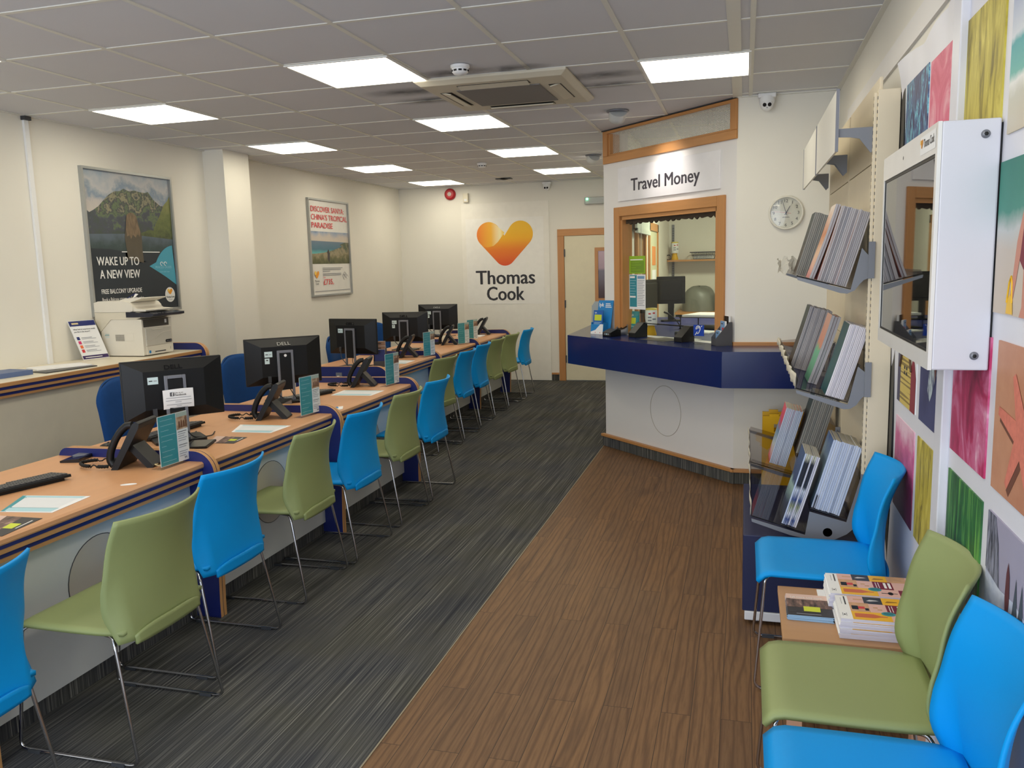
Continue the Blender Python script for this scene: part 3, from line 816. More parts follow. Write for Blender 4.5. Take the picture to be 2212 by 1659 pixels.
# ------------------------------------------------------------------ left wall posters
FR = pm('poster_frame', rgb(168, 170, 168), .35, metal=.5)
def frame_parts(t, y0, z0, y1, z1, w=.018, dep=.03):
    b = MB()
    for q in ((y0, z0, y1, z0 + w), (y0, z1 - w, y1, z1), (y0, z0 + w, y0 + w, z1 - w), (y1 - w, z0 + w, y1, z1 - w)):
        b.box(0, q[0], q[1], dep, q[2], q[3], FR)
    b.box(0, y0 + .002, z0 + .002, .008, y1 - .002, z1 - .002, WHITE)
    b.build('frame', t)
Y0, Z0, W, H = 5.155, 1.29, 1.0, 1.105
t = thing('framed_poster', 'large framed cruise poster of mountains, lake and a woman seen from behind', 'poster', (XL, 0, 0))
frame_parts(t, Y0, Z0, Y0 + W, Z0 + H)
def pp(u, v, d=0): return (.0095 + d * .0007, Y0 + u * W, Z0 + v * H)
def shape(b, pts, m, d): b.poly([pp(u, v, d) for u, v in pts], m)
b = MB()
SKY = grad_mat('poster_sky', 'Z', [(0, rgb(206, 196, 184)), (.45, rgb(188, 182, 178)), (.58, rgb(128, 146, 164)), (.72, rgb(186, 186, 186)), (1, rgb(150, 164, 178))], 1.95, 2.42, nz=1.1, nscale=4)
MTN = grad_mat('poster_mountain', 'Z', [(0, rgb(70, 80, 72)), (.3, rgb(74, 78, 90)), (.45, rgb(104, 120, 84)), (.55, rgb(64, 68, 78)), (.68, rgb(150, 146, 116)), (.78, rgb(66, 72, 74)), (.9, rgb(118, 130, 94)), (1, rgb(90, 98, 94))], 1.9, 2.3, nz=1.9, nscale=9)
MTR = grad_mat('poster_slope', 'Z', [(0, rgb(58, 66, 48)), (.5, rgb(104, 114, 66)), (1, rgb(138, 140, 86))], 1.82, 2.2, nz=1.0, nscale=16)
WAT = grad_mat('poster_water', 'Z', [(0, rgb(38, 46, 52)), (.6, rgb(60, 76, 76)), (1, rgb(92, 104, 116))], 1.68, 1.90, nz=.9, nscale=9)
PNAVY = pm('poster_navy', rgb(40, 48, 56), .45); PTEAL = pm('poster_teal', rgb(74, 160, 184), .45)
HAIR = streak_mat('poster_hair', 7, (1, 12, 2), [(.3, rgb(84, 70, 56)), (.7, rgb(150, 128, 100))]); COAT = pm('poster_coat', rgb(92, 84, 70), .6, var=.2)
shape(b, [(.02, .5), (.98, .5), (.98, .985), (.02, .985)], SKY, 0)
shape(b, [(.02, .53), (.02, .725), (.06, .70), (.1, .715), (.16, .745), (.22, .79), (.28, .83), (.34, .855), (.40, .86), (.44, .88), (.50, .865), (.56, .875), (.62, .868), (.68, .865), (.72, .875), (.78, .82), (.86, .78), (.92, .785), (.98, .75), (.98, .53)], MTN, 1)
shape(b, [(.72, .53), (.76, .62), (.84, .71), (.90, .79), (.95, .825), (.98, .86), (.98, .53)], MTR, 2)
shape(b, [(.55, .53), (.60, .575), (.70, .60), (.85, .585), (.98, .575), (.98, .53)], MTR, 2.5)
shape(b, [(.02, .555), (.4, .565), (.7, .55), (.98, .535), (.98, .40), (.02, .40)], WAT, 3)
shape(b, [(.02, .02), (.98, .02), (.98, .40), (.02, .40)], PNAVY, 3.6)
shape(b, [(.02, .46), (.25, .455), (.40, .437), (.60, .375), (.98, .30), (.98, .02), (.02, .02)], PNAVY, 4)
shape(b, [(.40, .39), (.40, .432), (.98, .432), (.98, .42), (.56, .36)], PNAVY, 4)
shape(b, [(.36, .435), (.80, .435), (.80, .441), (.36, .441)], WHITEP, 4.3)
shape(b, [(.425, .385), (.415, .46), (.405, .54), (.42, .60), (.44, .64), (.54, .64), (.585, .60), (.60, .56), (.595, .46), (.60, .36)], COAT, 5)
shape(b, [(.43, .545), (.43, .60), (.435, .66), (.45, .70), (.48, .715), (.52, .715), (.555, .69), (.57, .64), (.585, .58), (.575, .545), (.55, .565), (.53, .54), (.50, .56), (.475, .53), (.455, .555)], HAIR, 6)
fan = [(.66, .335)] + [(.98 - .30 * math.cos(a), .16 + .33 * math.sin(a)) for a in [math.radians(x) for x in range(38, 91, 6)]] + [(.98, .19), (.93, .215), (.86, .25), (.78, .285), (.72, .31)]
shape(b, fan, PTEAL, 6)
shape(b, [(.885 + .062 * math.cos(2 * PI * i / 36), .118 + .062 * W / H * math.sin(2 * PI * i / 36)) for i in range(36)], TXTW, 6)
b.build('print', t)
def ptxt(s, u, v, size, m=TXTW, bold=.0, w=None, d=8, al='l'):
    x, y, z = pp(u, v, d); q = MB(); q.text(s, size, m, face_px(x, y, z), bold, w=w, align=al); q.build('lettering', t)
ptxt('WAKE UP TO', .085, .345, .092, bold=.013, w=.455)
ptxt('A NEW VIEW', .105, .255, .092, bold=.013, w=.435)
ptxt('FREE BALCONY UPGRADE', .105, .150, .050, bold=.010, w=.44)
ptxt('Book a Balcony stateroom for the price', .105, .098, .040, bold=.006, w=.455)
ptxt('of an Oceanview on selected cruises*', .105, .05, .040, bold=.006, w=.44)
ptxt('PRINCESS CRUISES', .83, .318, .028, m=pm('poster_pale_teal', rgb(150, 206, 220), .5), w=.20, al='c')
ptxt('come back new', .84, .288, .018, m=pm('poster_pale_teal', rgb(150, 206, 220), .5), w=.12, al='c')
ptxt('Thomas Cook', .885, .095, .022, m=DARKTXT, bold=.01, w=.105, al='c')
ptxt('Cruise', .885, .077, .018, m=GREYTXT, al='c')
b = MB()
for k in (0, 1): b.tube([pp(.81 + .045 * k + .016 * math.cos(a), .352 + .013 * math.sin(a), 8) for a in [2 * PI * i / 16 for i in range(13)]], .003, TXTW, 5)
heart(b, lambda x, y, d: pp(.885 + x, .137 + y * W / H, 8 + d * 1000), .062, pm('heart_small', rgb(236, 158, 44), .5), pm('heart_small_light', rgb(248, 206, 96), .5))
b.build('emblem', t)

Y0, Z0, W, H = 8.455, 1.292, .985, 1.10
t = thing('framed_poster', 'framed white poster with red headline, beach photo and price', 'poster', (XL, 0, 0))
frame_parts(t, Y0, Z0, Y0 + W, Z0 + H)
b = MB()
PW = pm('poster_white', rgb(228, 226, 220), .5)
shape(b, [(.02, .02), (.98, .02), (.98, .98), (.02, .98)], PW, 0)
SK2 = grad_mat('beach_sky', 'Z', [(0, rgb(206, 194, 178)), (.4, rgb(200, 190, 180)), (.75, rgb(150, 164, 186)), (1, rgb(92, 118, 156))], 1.90, 2.06, nz=1.0, nscale=6)
SEA = grad_mat('beach_sea', 'Z', [(0, rgb(96, 178, 178)), (.3, rgb(74, 118, 136)), (1, rgb(108, 126, 146))], 1.78, 1.93, nz=.2)
LAND = grad_mat('beach_land', 'Z', [(0, rgb(66, 74, 48)), (.4, rgb(104, 104, 70)), (.7, rgb(158, 146, 118)), (1, rgb(84, 96, 74))], 1.62, 1.86, nz=1.2, nscale=14)
shape(b, [(.02, .55), (.98, .55), (.98, .668), (.02, .668)], SK2, 1)
shape(b, [(.02, .42), (.98, .42), (.98, .562), (.70, .566), (.02, .572)], SEA, 2)
shape(b, [(.02, .335), (.98, .335), (.98, .56), (.88, .562), (.78, .545), (.74, .535), (.80, .52), (.70, .50), (.55, .475), (.35, .452), (.15, .44), (.02, .438)], LAND, 3)
shape(b, [(.415, .385), (.42, .44), (.405, .455), (.425, .47), (.44, .485), (.46, .478), (.465, .455), (.48, .45), (.475, .385), (.455, .345)], pm('poster_figure', rgb(70, 66, 66), .6), 4)
b.build('print', t)
PR = pm('poster_red', rgb(218, 70, 76), .5)
ptxt('DISCOVER SANYA:', .075, .868, .088, PR, .010, w=.80)
ptxt("CHINA'S TROPICAL", .075, .786, .088, PR, .010, w=.87)
ptxt('PARADISE', .075, .704, .088, PR, .010, w=.50)
ptxt('£735', .285, .118, .088, PR, .016, w=.215)
ptxt('pp', .51, .118, .03, PR, .01)
ptxt('from', .285, .187, .025, PR, .006)
ptxt('Thomas', .13, .15, .030, DARKTXT, .01, w=.105, al='c'); ptxt('Cook', .13, .122, .030, DARKTXT, .01, w=.07, al='c')
b = MB()
for v, w in ((.288, .50), (.272, .46), (.254, .18), (.228, .46), (.212, .46), (.048, .88)):
    b.poly([pp(.275 if v > .1 else .07, v, 8), pp((.275 if v > .1 else .07) + w, v, 8), pp((.275 if v > .1 else .07) + w, v + .006, 8), pp(.275 if v > .1 else .07, v + .006, 8)], GREYTXT)
heart(b, lambda x, y, d: pp(.13 + x, .215 + y * W / H, 8 + d * 1000), .11, pm('heart_small', rgb(236, 158, 44), .5), pm('heart_small_light', rgb(248, 206, 96), .5))
for u, v in ((.80, .20), (.83, .225), (.86, .205), (.89, .19), (.82, .18)):
    b.tube([pp(u + .025 * math.cos(a), v + .02 * math.sin(a), 8) for a in [2 * PI * i / 12 for i in range(10)]], .0018, GREYTXT, 4)
b.build('emblem', t)

# ------------------------------------------------------------------ right wall: picture mural and wall screen
t = thing('wall_mural', 'white wall covering on the right wall printed with square holiday photographs', 'wallpaper', (XR, 0, 0))
b = MB()
MW = pm('mural_white', rgb(226, 226, 234), .45, var=.015)
def wav(u, v):
    y = .9 + 1.72 * u
    return (-.006, y, .02 + 2.335 * v)
b.grid(wav, 2, 2, MW)
def wav2(u, v):                                            # the far sheet hangs loose at its top edge
    y = 2.705 + .905 * u
    top = 2.318 + .012 * math.sin(u * 9)
    k = max(0, v - .962) / .038; e = max(0, u - .8) / .2
    x = -.007 - .020 * k * (1 - u) * abs(math.sin(u * 8 + 1.5 * v)) - .018 * e * k - .007 * e * math.sin(v * 14)
    return (x, y, .02 + (top - .02) * v)
b.grid(wav2, 40, 40, MW)
b.build('sheet', t, recalc=False)
b = MB(); b.box(-.030, 2.617, .02, -.004, 2.705, 2.62, pm('joint_white', rgb(222, 222, 230), .4)); b.build('joint_strip', t, bevel=.004)
PINK = streak_mat('petal_pink', 1.4, (1, 7, 2.2), [(.28, rgb(120, 16, 60)), (.48, rgb(186, 40, 96)), (.62, rgb(214, 120, 160)), (.72, rgb(240, 206, 220))], rot=(.5, 0, 0), dist=1.2)
PINKL = streak_mat('petal_light', 1.8, (1, 3, 2), [(.3, rgb(196, 64, 96)), (.5, rgb(218, 106, 136)), (.7, rgb(238, 186, 196))], rot=(.8, 0, 0), dist=1.5)
PLUM = grad_mat('petal_plum', 'Z', [(0, rgb(88, 22, 52)), (.4, rgb(124, 34, 76)), (.75, rgb(206, 96, 146)), (1, rgb(240, 200, 216))], .63, .985, nz=.7, nscale=9)
GRASS = streak_mat('dry_grass', 2.6, (1, 10, 2.2), [(.3, rgb(112, 100, 30)), (.5, rgb(184, 168, 56)), (.7, rgb(220, 206, 96))], dist=.8)
LEAF = streak_mat('palm_leaf', 1.6, (1, 22, 2.2), [(.3, rgb(12, 44, 26)), (.5, rgb(40, 108, 50)), (.68, rgb(110, 176, 78))], rot=(-.18, 0, 0))
RIP = streak_mat('water_ripple', 5, (1, 3, 1.2), [(.44, rgb(58, 62, 100)), (.53, rgb(78, 110, 156)), (.58, rgb(126, 204, 220)), (.63, rgb(60, 66, 108))], dist=1.8)
DEEP = streak_mat('deep_water', 3, (1, 2, 2), [(.3, rgb(50, 54, 100)), (.7, rgb(70, 76, 124))])
SAND = grad_mat('sand', 'Y', [(0, rgb(176, 112, 84)), (1, rgb(206, 150, 118))], 1.7, 2.2, nz=1.2, nscale=9)
HUTY = streak_mat('hut_boards', 3.2, (1, .4, 26), [(.40, rgb(140, 116, 52)), (.46, rgb(216, 190, 96))], detail=0)
def panel(y0, z0, y1, z1, m, extra=None):
    b = MB(); b.box(-.0105, y0, z0, -.0035, y1, z1, m)
    if extra: extra(b)
    return b.build('photograph', t)
def pl(b, pts, m, x=-.0112): b.flat(pts, 'x', x, m)
def hut(b):
    SKYW = pm('hut_sky', rgb(212, 208, 196), .5)
    pl(b, [(3.155, 1.045), (3.46, 1.045), (3.46, 1.395), (3.155, 1.395)], SKYW, -.0108)
    pl(b, [(3.46, 1.045), (3.40, 1.045), (3.40, 1.22), (3.43, 1.28), (3.46, 1.23)], pm('hut_blue', rgb(66, 62, 92), .5), -.0114)
    pl(b, [(3.20, 1.045), (3.40, 1.045), (3.40, 1.19), (3.29, 1.35), (3.20, 1.20)], HUTY, -.0115)
    pl(b, [(3.11, 1.045), (3.20, 1.045), (3.20, 1.20), (3.16, 1.25), (3.11, 1.17)], pm('hut_red', rgb(140, 36, 50), .5), -.0116)
    b.tube([(-.013, 3.405, 1.18), (-.013, 3.29, 1.355), (-.013, 3.19, 1.185)], .005, pm('hut_trim', rgb(90, 66, 46), .6), 4)
    for y in (3.27, 3.31):
        for z in (1.16, 1.18): pl(b, [(y, z), (y + .022, z), (y + .022, z + .012), (y, z + .012)], DARKTXT, -.0122)
panel(3.11, 1.045, 3.465, 1.395, WHITEP, hut)
def surf(b):
    pl(b, [(2.80, 1.33), (2.78, 1.24), (2.83, 1.18), (2.88, 1.13), (2.92, 1.16), (2.90, 1.24), (2.88, 1.33)], streak_mat('spray', 12, (1, 3, 1), [(.4, rgb(60, 66, 110)), (.6, rgb(196, 210, 214))], dist=1))
    pl(b, [(2.79, 1.36), (2.765, 1.30), (2.80, 1.24), (2.815, 1.20), (2.83, 1.25), (2.84, 1.32), (2.82, 1.37)], pm('surfer', rgb(110, 60, 52), .5), -.0118)
panel(2.69, 1.045, 3.045, 1.395, DEEP, surf)
panel(2.235, 1.045, 2.592, 1.395, PINK)
def star(b):
    STAR = pm('starfish_coral', rgb(216, 124, 104), .8, var=.25, scale=60, bump=.6)
    SH = pm('starfish_print_shadow', rgb(110, 66, 50), .8)  # the starfish's cast shadow, put into the print as a dark offset copy
    cy, cz = 1.965, 1.205; pts = []
    tips = [(2.035, 1.33), (2.135, 1.235), (2.055, 1.075), (1.90, 1.08), (1.83, 1.27)]
    for i, (ty, tz) in enumerate(tips):
        ny, nz = tips[(i + 1) % 5]
        d = Vector((ty - cy, tz - cz)).normalized(); q = Vector((-d.y, d.x))
        pts += [(ty + q.x * .010, tz + q.y * .010), (ty - q.x * .010, tz - q.y * .010)]
        m = Vector(((ty + ny) / 2 - cy, (tz + nz) / 2 - cz)); m = m.normalized() * .052
        pts.append((cy + m.x, cz + m.y))
    b.flat([(p[0] - .012, p[1] - .014) for p in pts], 'x', -.0112, SH)
    b.flat(pts, 'x', -.0118, STAR)
panel(1.78, 1.045, 2.172, 1.395, SAND, star)
panel(3.10, .632, 3.465, .984, PLUM); panel(2.69, .632, 3.045, .986, GRASS); panel(2.235, .632, 2.592, .986, LEAF)
def snow(b):
    pl(b, [(1.78, .82), (1.95, .84), (2.05, .83), (2.17, .84), (2.17, .632), (1.78, .632)], streak_mat('snow', 4, (1, 2, 3), [(.3, rgb(150, 160, 190)), (.6, rgb(216, 222, 236))]))
    pl(b, [(2.06, .83), (2.172, .845), (2.172, .986), (2.11, .986), (2.08, .93)], streak_mat('snow_trees', 9, (1, 8, 1.5), [(.35, rgb(40, 42, 54)), (.65, rgb(150, 152, 170))]), -.0115)
    for y in (1.86, 1.90, 1.94): pl(b, [(y - .02, .80), (y + .02, .80), (y, .90)], pm('fir', rgb(70, 80, 92), .7), -.0116)
    pl(b, [(2.0, .76), (2.012, .83), (2.008, .885), (1.998, .915), (1.985, .885), (1.98, .83), (1.99, .76)], pm('snow_figure', rgb(96, 50, 58), .6), -.0118)
panel(1.78, .632, 2.172, .986, pm('winter_sky', rgb(164, 160, 182), .5), snow)
panel(3.12, 1.865, 3.515, 2.222, RIP); panel(2.72, 1.865, 3.088, 2.214, PINKL); panel(2.265, 1.865, 2.622, 2.22, GRASS)
BSKY = grad_mat('beach_mural_sky', 'Z', [(0, rgb(208, 196, 174)), (.22, rgb(206, 204, 190)), (.30, rgb(236, 236, 232)), (.36, rgb(112, 186, 176)), (.55, rgb(78, 170, 176)), (.6, rgb(214, 220, 228)), (1, rgb(132, 150, 196))], 1.865, 2.222, nz=.12, nscale=14)
panel(1.80, 1.865, 2.205, 2.222, BSKY)
def person(b):
    MAR = pm('mural_maroon', rgb(124, 34, 50), .6); SKIN = pm('mural_skin', rgb(204, 140, 120), .6)
    pl(b, [(2.035, 1.70), (2.075, 1.62), (2.095, 1.535), (2.105, 1.50), (2.085, 1.495), (2.07, 1.53), (2.045, 1.60), (2.0, 1.68)], SKIN, -.0113)
    pl(b, [(1.90, 1.80), (2.02, 1.80), (2.045, 1.72), (2.03, 1.665), (2.05, 1.58), (2.02, 1.56), (1.90, 1.57)], MAR, -.0116)
    pl(b, [(1.95, 1.57), (2.02, 1.565), (2.02, 1.48), (2.035, 1.457), (1.98, 1.457), (1.96, 1.5)], SKIN, -.0115)
    pl(b, [(2.13, 1.46), (2.08, 1.46), (2.085, 1.49), (2.105, 1.505), (2.125, 1.49)], pm('mural_bucket', rgb(240, 190, 40), .5), -.0117)
    b.tube([(-.012, 2.125, 1.485), (-.012, 2.112, 1.53), (-.012, 2.10, 1.545), (-.012, 2.092, 1.53), (-.012, 2.088, 1.485)], .002, pm('mural_bucket', rgb(240, 190, 40), .5), 4)
BPER = grad_mat('beach_mural_low', 'Z', [(0, rgb(206, 190, 172)), (.42, rgb(204, 192, 180)), (.55, rgb(196, 200, 200)), (.68, rgb(60, 140, 122)), (1, rgb(30, 122, 104))], 1.457, 1.806, nz=.18, nscale=9)
panel(1.80, 1.457, 2.235, 1.806, BPER, person)
panel(2.69, 1.457, 3.045, 1.806, PINKL); panel(3.11, 1.457, 3.465, 1.806, DEEP)

t = thing('wall_screen', 'white-cased wall-mounted touch screen with a dark glossy display facing the desks', 'screen', (XR, 2.645, 1.612))
hy, hz = .405, .298
b = MB(); b.box(-.138, -hy, -hz, -.012, hy, hz, pm('screen_case', rgb(212, 212, 220), .35, var=.01)); b.build('case', t, bevel=.004)
b = MB(); b.box(-.012, -hy + .01, -hz + .01, -.001, hy - .01, hz - .01, BLACK); b.build('rear_gasket', t)
b = MB()
for q in ((-hy, -hz, hy, -hz + .042), (-hy, hz - .072, hy, hz), (-hy, -hz + .042, -hy + .022, hz - .072), (hy - .022, -hz + .042, hy, hz - .072)):
    b.box(-.147, q[0], q[1], -.138, q[2], q[3], pm('bezel_silver', rgb(226, 224, 220), .3))
b.build('bezel', t)
b = MB(); dm = pm('display_glass', rgb(10, 11, 13), .02, var=.01, spec=1.0)
dm.node_tree.nodes['Principled BSDF'].inputs['IOR'].default_value = 1.9
b.box(-.143, -hy + .022, -hz + .042, -.139, hy - .022, hz - .072, dm); b.build('display', t)
b = MB()
for q in ((-hy + .022, -hz + .042, -hy + .027, hz - .072), (hy - .027, -hz + .042, hy - .022, hz - .072), (-hy + .022, hz - .08, hy - .022, hz - .072), (-hy + .022, -hz + .042, hy - .022, -hz + .048)):
    b.box(-.1445, q[0], q[1], -.143, q[2], q[3], BLACK)
b.build('display_edge', t)
for z in (-.262, .262):
    b = MB(); b.lathe([(.010, 0), (.010, .002), (.007, .006), (1e-4, .007)], SILVER, 18, T(-.045, -hy, z) @ RX(PI / 2)); b.lathe([(.005, .0068), (1e-4, .0075)], BLACK, 6, T(-.045, -hy, z) @ RX(PI / 2)); b.build('security_screw', t)
b = MB(); b.lathe([(.006, 0), (1e-4, .001)], BLACK, 12, T(-.147, .05, hz - .035) @ RY(-PI / 2)); b.build('camera_hole', t)
b = MB()
b.rect('x', -.1476, -.385, hz - .058, -.20, hz - .012, WHITEP)
heart(b, lambda x, y, d: (-.148 - d, -.222 - x, hz - .033 + y), .030, pm('heart_small', rgb(236, 158, 44), .5), pm('heart_small_light', rgb(248, 206, 96), .5))
b.text('Thomas Cook', .030, DARKTXT, face_mx(-.1482, -.245, hz - .042), .008, w=.125)
b.build('brand_sticker', t)
DT = .7462                                                   # desk top
# ------------------------------------------------------------------ monitors (backs towards the customers)
def make_monitor(label, loc, rz, drop=0.0, silver=True, extra=()):
    t = thing('monitor', label, 'monitor', (loc[0], loc[1], DT), rz, 'monitors on the service desks')
    W, H, z0 = .245, .305, .116 - drop
    b = MB(); b.box(-W, -.012, z0, W, .012, z0 + H, BLACK); b.build('bezel', t, bevel=.004)
    b = MB(); b.box(-W + .012, .0115, z0 + .014, W - .012, .0135, z0 + H - .014, BLACKG); b.build('display', t)
    b = MB(); i = .098; zt, zb = z0 + H - .055, z0 + .055
    b.add([(-W + .006, -.012, z0 + .006), (W - .006, -.012, z0 + .006), (W - .006, -.012, z0 + H - .006), (-W + .006, -.012, z0 + H - .006),
           (-W + i, -.042, zb), (W - i, -.042, zb), (W - i, -.042, zt), (-W + i, -.042, zt)],
          [(0, 1, 5, 4), (1, 2, 6, 5), (2, 3, 7, 6), (3, 0, 4, 7), (4, 5, 6, 7)], BLACK)
    M = T(0, -.0335, z0 + H - .040) @ RX(PI / 2 - .62)
    b.text('DELL', .034, BLACKG, M @ T(0, -.012, .004), .012, align='c', w=.085)
    b.build('rear_cover', t)
    b = MB(); m = SILVER
    b.box(-.052, -.062, .012, -.036, -.046, z0 + .225, m); b.box(.036, -.062, .012, .052, -.046, z0 + .225, m)
    b.box(-.036, -.062, z0 + .208, .036, -.046, z0 + .225, m); b.box(-.036, -.062, .012, .036, -.046, .030, m)
    b.build('stand_frame', t, bevel=.002)
    b = MB(); b.box(-.036, -.064, .085, .036, -.046, z0 + .206, BLACK); b.box(-.05, -.05, z0 + .12, .05, -.040, z0 + .2, BLACK); b.build('stand_column', t)
    b = MB(); b.prism(rrect(-.125, -.12, .125, .07, .02), 'z', .0, .013, BLACK); b.build('stand_base', t)
    b = MB(); b.box(-.128, -.0435, z0 + .185, -.078, -.042, z0 + .221, pm('label_pale', rgb(206, 226, 228), .5)); b.rect('y', -.0438, -.122, z0 + .2, -.105, z0 + .205, DARKTXT); b.rect('y', -.0438, -.1, z0 + .2, -.084, z0 + .204, GREYTXT)
    b.build('asset_label', t)
    if 'small' in extra:
        b = MB(); b.box(-.128, -.0435, z0 + .142, -.098, -.042, z0 + .178, pm('label_pale', rgb(206, 226, 228), .5)); b.rect('y', -.0438, -.119, z0 + .162, -.107, z0 + .169, DARKTXT); b.build('asset_label', t)
    if 'dot' in extra:
        b = MB(); b.lathe([(.009, 0), (.009, .001)], WHITE, 16, T(0, -.0655, z0 + .192) @ RX(-PI / 2)); b.build('round_sticker', t)
    b = MB(); b.box(-.115, -.056, .138 - drop, -.095, -.042, .178 - drop, DARKG)
    b.tube(fillet([(-.105, -.05, .138 - drop), (-.10, -.055, .09), (-.05, -.075, .05), (-.02, -.07, .02), (.03, -.09, .008), (.12, .12, .006)], .04), .004, DARKG, 6)
    b.build('power_cable', t)
    b = MB(); b.tube(fillet([(.02, -.05, .09), (.03, -.075, .06), (.06, -.09, .015), (.16, -.06, .006), (.2, .05, .006)], .04), .003, BLACK, 6); b.build('signal_cable', t)
    return t
make_monitor('black monitor with a white notice taped on its back, nearest the camera', (-2.825, 3.605), math.radians(49))
make_monitor('black monitor with two pale labels and a white dot on its silver stand', (-2.90, 4.80), math.radians(44), extra=('small', 'dot'))
make_monitor('black monitor in front of the leaflet dispenser, first of the far desks', (-3.275, 6.58), math.radians(-9))
make_monitor('black monitor on the middle far desk, overlapping the farthest one', (-3.385, 8.0), math.radians(4), .028, extra=('small',))
make_monitor('farthest black monitor, seen against the white logo wall', (-3.615, 9.58), math.radians(5), .028, extra=('small',))
# notice hung on the nearest monitor
M0 = T(-2.825, 3.605, DT) @ RZ(math.radians(49))
b = MB(M0)
def sheet(u, v):
    return (-.066 + .148 * u, -.0665 - .004 * math.sin(u * PI) + .006 * (v - .5) ** 2 * 4 * (1 if v < .5 else .2), .170 + .098 * v + .004 * math.sin(u * 2.6))
b.grid(sheet, 12, 8, WHITEP)
K = pm('notice_grey', rgb(86, 88, 92), .6)
b.flat(rrect(-.033, .236, -.013, .256, .002), 'y', -.0722, K)
def mtxt(s, x, z, size, m, **kw): b.text(s, size, m, M0b @ T(x, z, 0), **kw)
M0b = T(0, -.0726, 0) @ RX(PI / 2)
b.text('f', .024, WHITEP, M0b @ T(-.021, .2375, .0004), .02, align='c')
b.text('Like us on', .010, DARKTXT, M0b @ T(-.010, .249, 0), .004)
b.text('Facebook', .0145, DARKTXT, M0b @ T(-.010, .2365, 0), .01)
for z, w, x in ((.226, .12, -.052), (.213, .125, -.055), (.204, .03, -.01), (.192, .12, -.052), (.184, .025, -.005), (.176, .085, -.035)):
    b.rect('y', -.0716, x, z, x + w, z + .0022, GREYTXT)
tag(b.build('paper_notice', recalc=False), 'white printed notice hanging on the back of the nearest monitor', 'paper')

# ------------------------------------------------------------------ telephones
def make_phone(label, loc, rz, cord=1):
    t = thing('desk_phone', label, 'telephone', (loc[0], loc[1], DT), rz, 'desk phones')
    b = MB()
    prof = [(-.012, .0), (.018, .0), (.125, .182), (.131, .205), (.117, .214), (.10, .204)]
    b.prism(prof, 'y', -.088, .088, BLACK); b.build('body', t, bevel=.005)
    b = MB()
    a = Vector((.485, 0, .874)); n = Vector((-.874, 0, .485))
    def P(s, d): return Vector((-.010, -.062, .002)) + a * s + n * d
    path = [P(.014, .010), P(.024, .030), P(.06, .044), (P(.12, .048)), P(.17, .042), P(.205, .028), P(.218, .008)]
    b.tube(fillet(path, .03), .0165, BLACK, 10); b.build('handset', t)
    b = MB(); M = Matrix(((a.x, 0, n.x, -.010), (0, 1, 0, 0), (a.z, 0, n.z, .002), (0, 0, 0, 1)))
    b.box(.13, -.03, .0, .20, .09, .004, DARKG, M); b.build('screen', t)
    b = MB()
    for i in range(4):
        for j in range(3): b.box(.045 + .018 * i, -.015 + .024 * j, .0, .057 + .018 * i, .002 + .024 * j, .005, DARKG, M)
    b.build('key', t)
    b = MB(); b.prism([(.062, .098), (.075, .108), (.165, .008), (.160, 0), (.135, 0), (.062, .080)], 'y', -.055, .055, BLACK); b.build('foot', t, bevel=.003)
    b = MB(); p = []
    pts = [Vector((.0, -.07, .012)), Vector((-.05, -.085, .012)), Vector((-.15 * cord, -.06, .012)), Vector((-.20 * cord, -.0, .012)), Vector((-.17 * cord, .05, .012)), Vector((-.06, .06, .012)), Vector((.0, .05, .012))]
    fp = fillet(pts, .08, 8); L = 0; dense = []
    for q, r in zip(fp, fp[1:]):
        for k in range(6): dense.append(q.lerp(r, k / 6))
    for i, q in enumerate(dense): p.append(q + Vector((0, .006 * math.cos(i * 1.35), .004 + .006 * math.sin(i * 1.35))))
    b.tube(p, .0032, BLACK, 5); b.build('coiled_cord', t)
    return t
make_phone('black desk phone nearest the camera, by the first flyer stand', (-2.690, 3.05), math.radians(14))
make_phone('black desk phone in front of the monitor with the white dot', (-2.712, 4.215), math.radians(16))
make_phone('black desk phone on the third desk, in front of the navy socket panel', (-2.748, 5.495), math.radians(14))
make_phone('black desk phone on the first far desk, right of the leaflet dispenser', (-3.158, 7.33), math.radians(14), .6)
make_phone('black desk phone on the middle far desk, below the farthest monitor', (-3.185, 8.55), math.radians(14), .6)
make_phone('farthest black desk phone, against the logo wall', (-3.19, 9.80), math.radians(10), .5)

